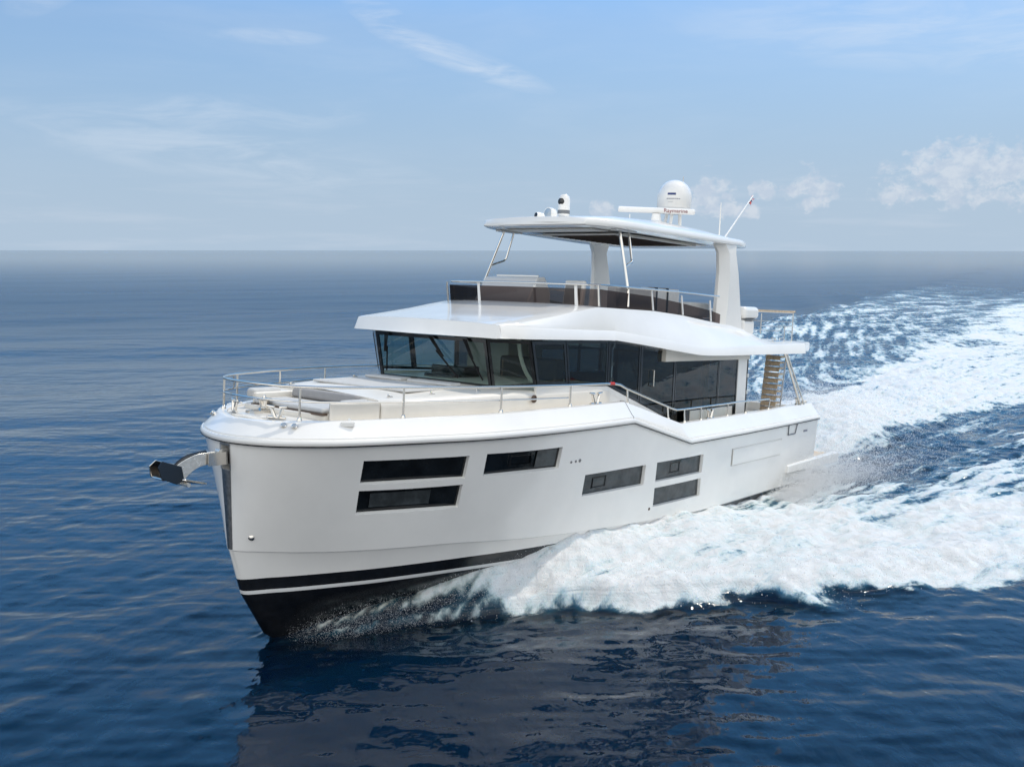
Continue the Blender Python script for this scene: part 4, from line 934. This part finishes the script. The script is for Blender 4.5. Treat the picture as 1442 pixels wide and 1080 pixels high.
# the band loosens towards its inside (old foam) and is thick along its breaking edge
din = np.clip((oe-ay)/np.maximum(oe-np.maximum(ie, HB_), .3), 0, 1)
bowD = np.clip(bowD-(.42*sst(din, .35, .95)*sst(-xb, -9, 4))*(1.-stk*1.4), 0, 1)
strD = sternF*np.clip(.90-.22*np.clip((-xb-6)/50, 0, 1)+stk*(.55+.35*np.clip(-xb/40, 0, 1))+stk2*.55*np.clip(-xb/40, 0, 1), 0, 1)
loose = np.clip(.55+stk*1.1+stk2*.6, 0, 1)*sst(oe-ay, -1., 2.)*(xb < 0)*(.42+.2*np.clip(-xb/60, 0, 1)+.12*(yb < 0))
bowD = np.where(yb < 0, bowD*(1-.34*sst(-xb, 5, 30)), bowD)
foam = np.maximum(np.maximum(bowD, strD), loose)*near
foam *= (1-.55*sst(-xb, 60, 420))*(1-.75*sst(-xb, 70, 190)*sst(-yb, 8, 18))
# heights: sheet thrown up along the bow, breaking outer lip, hollow, stern wave
Hc = np.interp(xb, [-1, 0, 2, 4, 7, 9, 11, 12, 13, 14, 14.8, 15.6, 16.1], [0, .04, .10, .20, .62, .86, 1.04, .92, .72, .43, .24, .09, 0])
dd = np.clip((ay-HB_)/np.maximum(oe-HB_, .25), 0, 1.6)
bump_ = Hc*(np.clip(1-dd, 0, 1)**1.15*.96+.34*np.interp(xb, [4, 9, 12], [1.6, .8, .55])*np.exp(-((dd-.76)/.18)**2))*(xb > -1)*(xb < 16.2)
aft_lip = np.interp(xb, [-400, -120, -40, -8, -1, 3], [0, .25, .42, .42, .35, 0])*np.exp(-((ay-(oe-1.2))/np.interp(xb, [-100, 0], [3.5, 1.0]))**2)*(xb < 3)
stern = (1.10*np.exp(-((xb+6.2)/4.4)**2)+.30*np.exp(-((xb+16)/8)**2))*np.exp(-(ay/2.6)**2)-.30*np.exp(-((xb+.8)/1.6)**2)*np.exp(-(ay/2.2)**4)
hollow = -.16*np.exp(-((ay-3.8)/1.2)**2)*sst(-xb, -1, 3)*np.exp(xb/25*(xb < 0))
wk = (bump_+aft_lip+stern+hollow)*near
# steep transverse waves of the far side wake
kel = .22*np.sin((xb*.52+ay*.95)*.85+1.)*sst(ay-oe, -2, 1.)*np.exp(-np.clip(ay-oe, 0, 99)/7)*(xb < 2)*near*sst(-xb, 4, 30)
t1 = fbm(xb*.75, yb*.75, 4, .55); t2 = fbm(xb*2.4+70, yb*2.4, 2, .6); t3 = 0
rip = fbm(xb*.9+60, ay*2.4+xb*.5, 3, .5)
fs_ = np.clip(foam, 0, 1)
churn = fs_*(t1*.25+fbm(al*.45+9, ac*1.1+4, 3, .5)*.12+t2*.085*sst(.5-SP, 0, .3)+.03)
chop = (sst(oe+2-ay, -1, 3)*(xb < 14)*near*(rip*.05+t1*.06))*(1-fs_)
Z = Zs*(1-.35*fs_)+wk+kel+churn+chop
inside = (ay < HB_-.25) & (xb < 15) & (xb > -.2)
Z[inside] = np.minimum(Z[inside], -.1)
# curvature of the sea keeps the horizon where it belongs
Z = Z-(X**2+Yy**2)/(2*6371000.)*1.0
V = np.stack([X, Yy, Z], 1)
idx = np.arange(NXg*NYg).reshape(NYg, NXg)
Q = np.stack([idx[:-1, :-1], idx[:-1, 1:], idx[1:, 1:], idx[1:, :-1]], -1).reshape(-1, 4)
G = Z.reshape(NYg, NXg); dzx = np.gradient(G, gx, axis=1); dzy = np.gradient(G, gy, axis=0)
NRM = np.stack([-dzx.ravel(), -dzy.ravel(), np.ones(len(X))], 1); NRM /= np.linalg.norm(NRM, axis=1)[:, None]
fq = foam[Q].max(1); isf = fq > .03
def np_mesh(name, q, m):
    used = np.unique(q); mp = np.full(len(X), -1, np.int64); mp[used] = np.arange(len(used)); q = mp[q]
    me = bpy.data.meshes.new(name); me.vertices.add(len(used)); me.vertices.foreach_set('co', V[used].astype(np.float32).ravel())
    me.loops.add(q.size); me.loops.foreach_set('vertex_index', q.ravel().astype(np.int32)); me.polygons.add(len(q))
    me.polygons.foreach_set('loop_start', np.arange(0, q.size, 4, dtype=np.int32))
    me.polygons.foreach_set('use_smooth', np.ones(len(q), bool)); me.update(calc_edges=True)
    a = me.attributes.new('foam', 'FLOAT', 'POINT'); a.data.foreach_set('value', foam[used].astype(np.float32))
    a = me.attributes.new('flow', 'FLOAT_VECTOR', 'POINT'); a.data.foreach_set('vector', np.stack([xb, yb, np.zeros_like(xb)], 1)[used].astype(np.float32).ravel())
    me.normals_split_custom_set_from_vertices(NRM[used].astype(np.float32))
    me.materials.append(m); o = bpy.data.objects.new(name, me); COL.objects.link(o); return o
# water: dark blue body under a Fresnel mirror, fine ripples; foam lies on it as a rough white scatterer
sm = bpy.data.materials.new('sea water and foam'); sm.use_nodes = True; t = NT(sm.node_tree); b = t.n['Principled BSDF']
fa_ = t.n.new('ShaderNodeAttribute'); fa_.attribute_name = 'foam'; fl_ = t.n.new('ShaderNodeAttribute'); fl_.attribute_name = 'flow'
pos = t.n.new('ShaderNodeNewGeometry').outputs['Position']; flow = fl_.outputs['Vector']
fx, fys, fz = t.xyz(flow); fy2 = t.m('ABSOLUTE', fys); fz = t.m('MULTIPLY', t.step(fys, -2., 2.), 4.)
ff = t.comb(t.m('ADD', t.m('MULTIPLY', fx, .8), t.m('MULTIPLY', fy2, .25)), t.m('ADD', t.m('MULTIPLY', fy2, 1.7), t.m('MULTIPLY', fx, .55)), fz)
n1 = t.noise(ff, 1.6, 7., .66, .4); n2 = t.noise(flow, 5.5, 6., .68, .6); n3 = t.noise(flow, 22., 4., .6)
nn_ = t.m('ADD', t.m('MULTIPLY', n1, .56), t.m('ADD', t.m('MULTIPLY', n2, .36), t.m('MULTIPLY', n3, .08)))
fv = t.m('ADD', fa_.outputs['Fac'], t.m('MULTIPLY', t.m('SUBTRACT', nn_, .5), 2.3))
cover = t.m('MULTIPLY', t.step(fv, .26, .74), t.step(fa_.outputs['Fac'], .02, .12))
thick = t.step(fv, .48, 1.05)
fcol = t.mix(thick, (.60, .69, .71, 1), (.69, .70, .705, 1))
near_ = t.m('DIVIDE', t.m('LOGARITHM', t.m('DIVIDE', t.m('MAXIMUM', t.m('ABSOLUTE', t.xyz(pos)[1]), 14.), 14.), 10.), 2.3, clamp=True)
patch = t.noise(t.mapping(pos, scale=(.012, .03, 1)), 1., 4., .6)
wcol = t.mix(patch, (.0006, .0085, .024, 1), (.0012, .0135, .036, 1))
aer = t.step(fa_.outputs['Fac'], .08, .75, 0., .85)
wcol = t.mix(aer, wcol, (.045, .17, .26, 1))
col = t.mix(cover, wcol, fcol)
t.l.new(col, b.inputs['Base Color']); t.l.new(t.mix(cover, (1.5, 3., 5., 1), (.16, .19, .22, 1)), b.inputs['Subsurface Radius']); b.inputs['Subsurface Scale'].default_value = 1.; t.l.new(t.m('SUBTRACT', 1., t.m('MULTIPLY', cover, .45)), b.inputs['Subsurface Weight'])
t.l.new(t.m('ADD', t.m('MULTIPLY', cover, .72), t.m('MULTIPLY_ADD', t.m('MULTIPLY', t.step(near_, .05, .42, 0., .25), t.step(near_, .36, .75, 1., .22)), 1., .04)), b.inputs['Roughness'])
b.inputs['IOR'].default_value = 1.333; t.l.new(t.m('SUBTRACT', .5, t.m('MULTIPLY', cover, .34)), b.inputs['Specular IOR Level'])
wp_ = t.mapping(pos, rot=(0, 0, R(28)), scale=(1, .55, 1))
r1 = t.noise(wp_, 3.2, 3., .5, .3); r2 = t.noise(wp_, .55, 4., .55, .2); r3 = t.noise(t.mapping(pos, scale=(.05, .14, 1)), 1., 5., .6)
hgt = t.m('ADD', t.m('MULTIPLY', r1, .022), t.m('ADD', t.m('MULTIPLY', r2, .07), t.m('MULTIPLY', r3, .5)))
gust = t.step(t.noise(t.mapping(pos, scale=(.018, .06, 1)), 1., 4., .6), .3, .7, .45, 1.3)
bw_ = t.node('ShaderNodeBump', Strength=t.m('MULTIPLY', t.step(near_, .22, .75, .85, .05), gust), Distance=1.0, Height=hgt)
fh = t.m('ADD', t.m('MULTIPLY', n2, .11), t.m('MULTIPLY', n3, .008))
bf_ = t.node('ShaderNodeBump', Strength=t.m('MULTIPLY', cover, .9), Distance=1.0, Height=fh, Normal=bw_.outputs[0])
t.l.new(bf_.outputs[0], b.inputs['Normal'])
sea = np_mesh('sea', Q[~isf], sm); tag(sea, kind='structure')
wake = np_mesh('wake_foam', Q[isf], sm); tag(wake, 'churned white bow wave and wake foam spreading beside and behind the yacht', 'foam', kind='stuff')

# spray: drops thrown from the bow sheet, the breaking lip and the quarter
def hgt_at(x_, y_):
    i = np.clip(np.searchsorted(gx, x_), 0, NXg-1); j = np.clip(np.searchsorted(gy, y_), 0, NYg-1); return G[j, i]
def drops(name, n, fn, label):
    P, S_ = fn(n); wx = BO[0]+P[:, 0]*HD[0]+P[:, 1]*PT[0]; wy = BO[1]+P[:, 0]*HD[1]+P[:, 1]*PT[1]
    wz = hgt_at(wx, wy)+P[:, 2]
    base_ = np.array([[1, 1, 1], [1, -1, -1], [-1, 1, -1], [-1, -1, 1]])/1.73
    W_ = np.stack([wx, wy, wz], 1); q, _ = np.linalg.qr(rng.normal(size=(len(W_), 3, 3)))
    v = (W_[:, None, :]+np.einsum('kj,nij->nki', base_, q)*S_[:, None, None]).reshape(-1, 3)
    f = (np.arange(len(W_))[:, None, None]*4+np.array([[0, 1, 2], [0, 3, 1], [0, 2, 3], [1, 3, 2]])).reshape(-1, 3)
    me = bpy.data.meshes.new(name); me.from_pydata(v.tolist(), [], f.tolist()); me.materials.append(M_SPR)
    me.polygons.foreach_set('use_smooth', [True]*len(me.polygons))
    o = bpy.data.objects.new(name, me); COL.objects.link(o); tag(o, label, 'spray', kind='stuff'); return o
M_SPR = bpy.data.materials.new('spray water'); M_SPR.use_nodes = True; t = NT(M_SPR.node_tree); t.n.clear()
df = t.node('ShaderNodeBsdfDiffuse', Color=(.98, .98, .98, 1)); tl = t.node('ShaderNodeBsdfTranslucent', Color=(.98, .98, .98, 1)); tp = t.node('ShaderNodeBsdfTransparent')
m1 = t.n.new('ShaderNodeMixShader'); m1.inputs[0].default_value = .6; t.l.new(df.outputs[0], m1.inputs[1]); t.l.new(tl.outputs[0], m1.inputs[2])
m2 = t.n.new('ShaderNodeMixShader'); m2.inputs[0].default_value = .5; t.l.new(m1.outputs[0], m2.inputs[1]); t.l.new(tp.outputs[0], m2.inputs[2])
t.l.new(m2.outputs[0], t.node('ShaderNodeOutputMaterial').inputs[0])
def bow_sp(n):
    x = 15.9-rng.gamma(2.0, 1.1, n); x = np.clip(x, 7, 15.9); hbv = np.interp(x, hx, hyb); oev = np.interp(x, [4.6, 8.5, 10, 12, 13, 14.2, 15.6, 16.1], [8.9, 6.2, 4.7, 2.7, 1.9, 1.25, .5, .05])
    u = rng.beta(1.3, 1.6, n); y = hbv+(oev-hbv+.25)*u+rng.normal(0, .05, n); z = np.abs(rng.normal(0, .12, n))*(1.1-.5*u); s = np.exp(rng.normal(math.log(.0034), .5, n))
    y *= np.where(rng.random(n) < .86, 1, -1); return np.stack([x, y, z], 1), s
def lip_sp(n):
    x = rng.uniform(-2, 13.6, n); oev = np.interp(x, [-2, 0, 2, 4.6, 6.2, 8.5, 9.4, 10, 11.3, 12, 13, 14], [12.4, 11.6, 10.2, 8.9, 7.6, 6.2, 5.7, 4.7, 3.5, 2.7, 1.9, 1.3])
    y = oev+rng.normal(-.25, .40, n); z = np.abs(rng.normal(0, .10, n)); s = np.exp(rng.normal(math.log(.005), .55, n)); return np.stack([x, y, z], 1), s
def quarter(n):
    x = 3.4-rng.gamma(2.0, 1.25, n); y = 2.50+np.clip(3.4-x, 0, 9)*.14+np.abs(rng.normal(0, .30, n))+rng.gamma(1.1, .22, n); z = np.abs(rng.normal(0, .40, n))*np.clip((3.7-x)/2.0, .25, 1.3); s = np.exp(rng.normal(math.log(.0048), .5, n))
    y *= np.where(rng.random(n) < .8, 1, -1); return np.stack([x, y, z], 1), s
def plume(n):
    x = -1.3-rng.gamma(2.2, 2.2, n); y = rng.normal(0, 1.6, n); z = np.abs(rng.normal(0, .36, n)); s = np.exp(rng.normal(math.log(.0065), .5, n)); return np.stack([x, y, z], 1), s
drops('bow_spray', 18000, bow_sp, 'fine spray thrown off the bow sheet beside the black forefoot')
drops('lip_spray', 9000, lip_sp, 'fine drops along the breaking outer edge of the bow wave')
drops('quarter_spray', 150000, quarter, 'misty spray flung up beside the stern quarter of the yacht')
drops('stern_spray', 45000, plume, 'misty spray over the churned water close behind the transom')
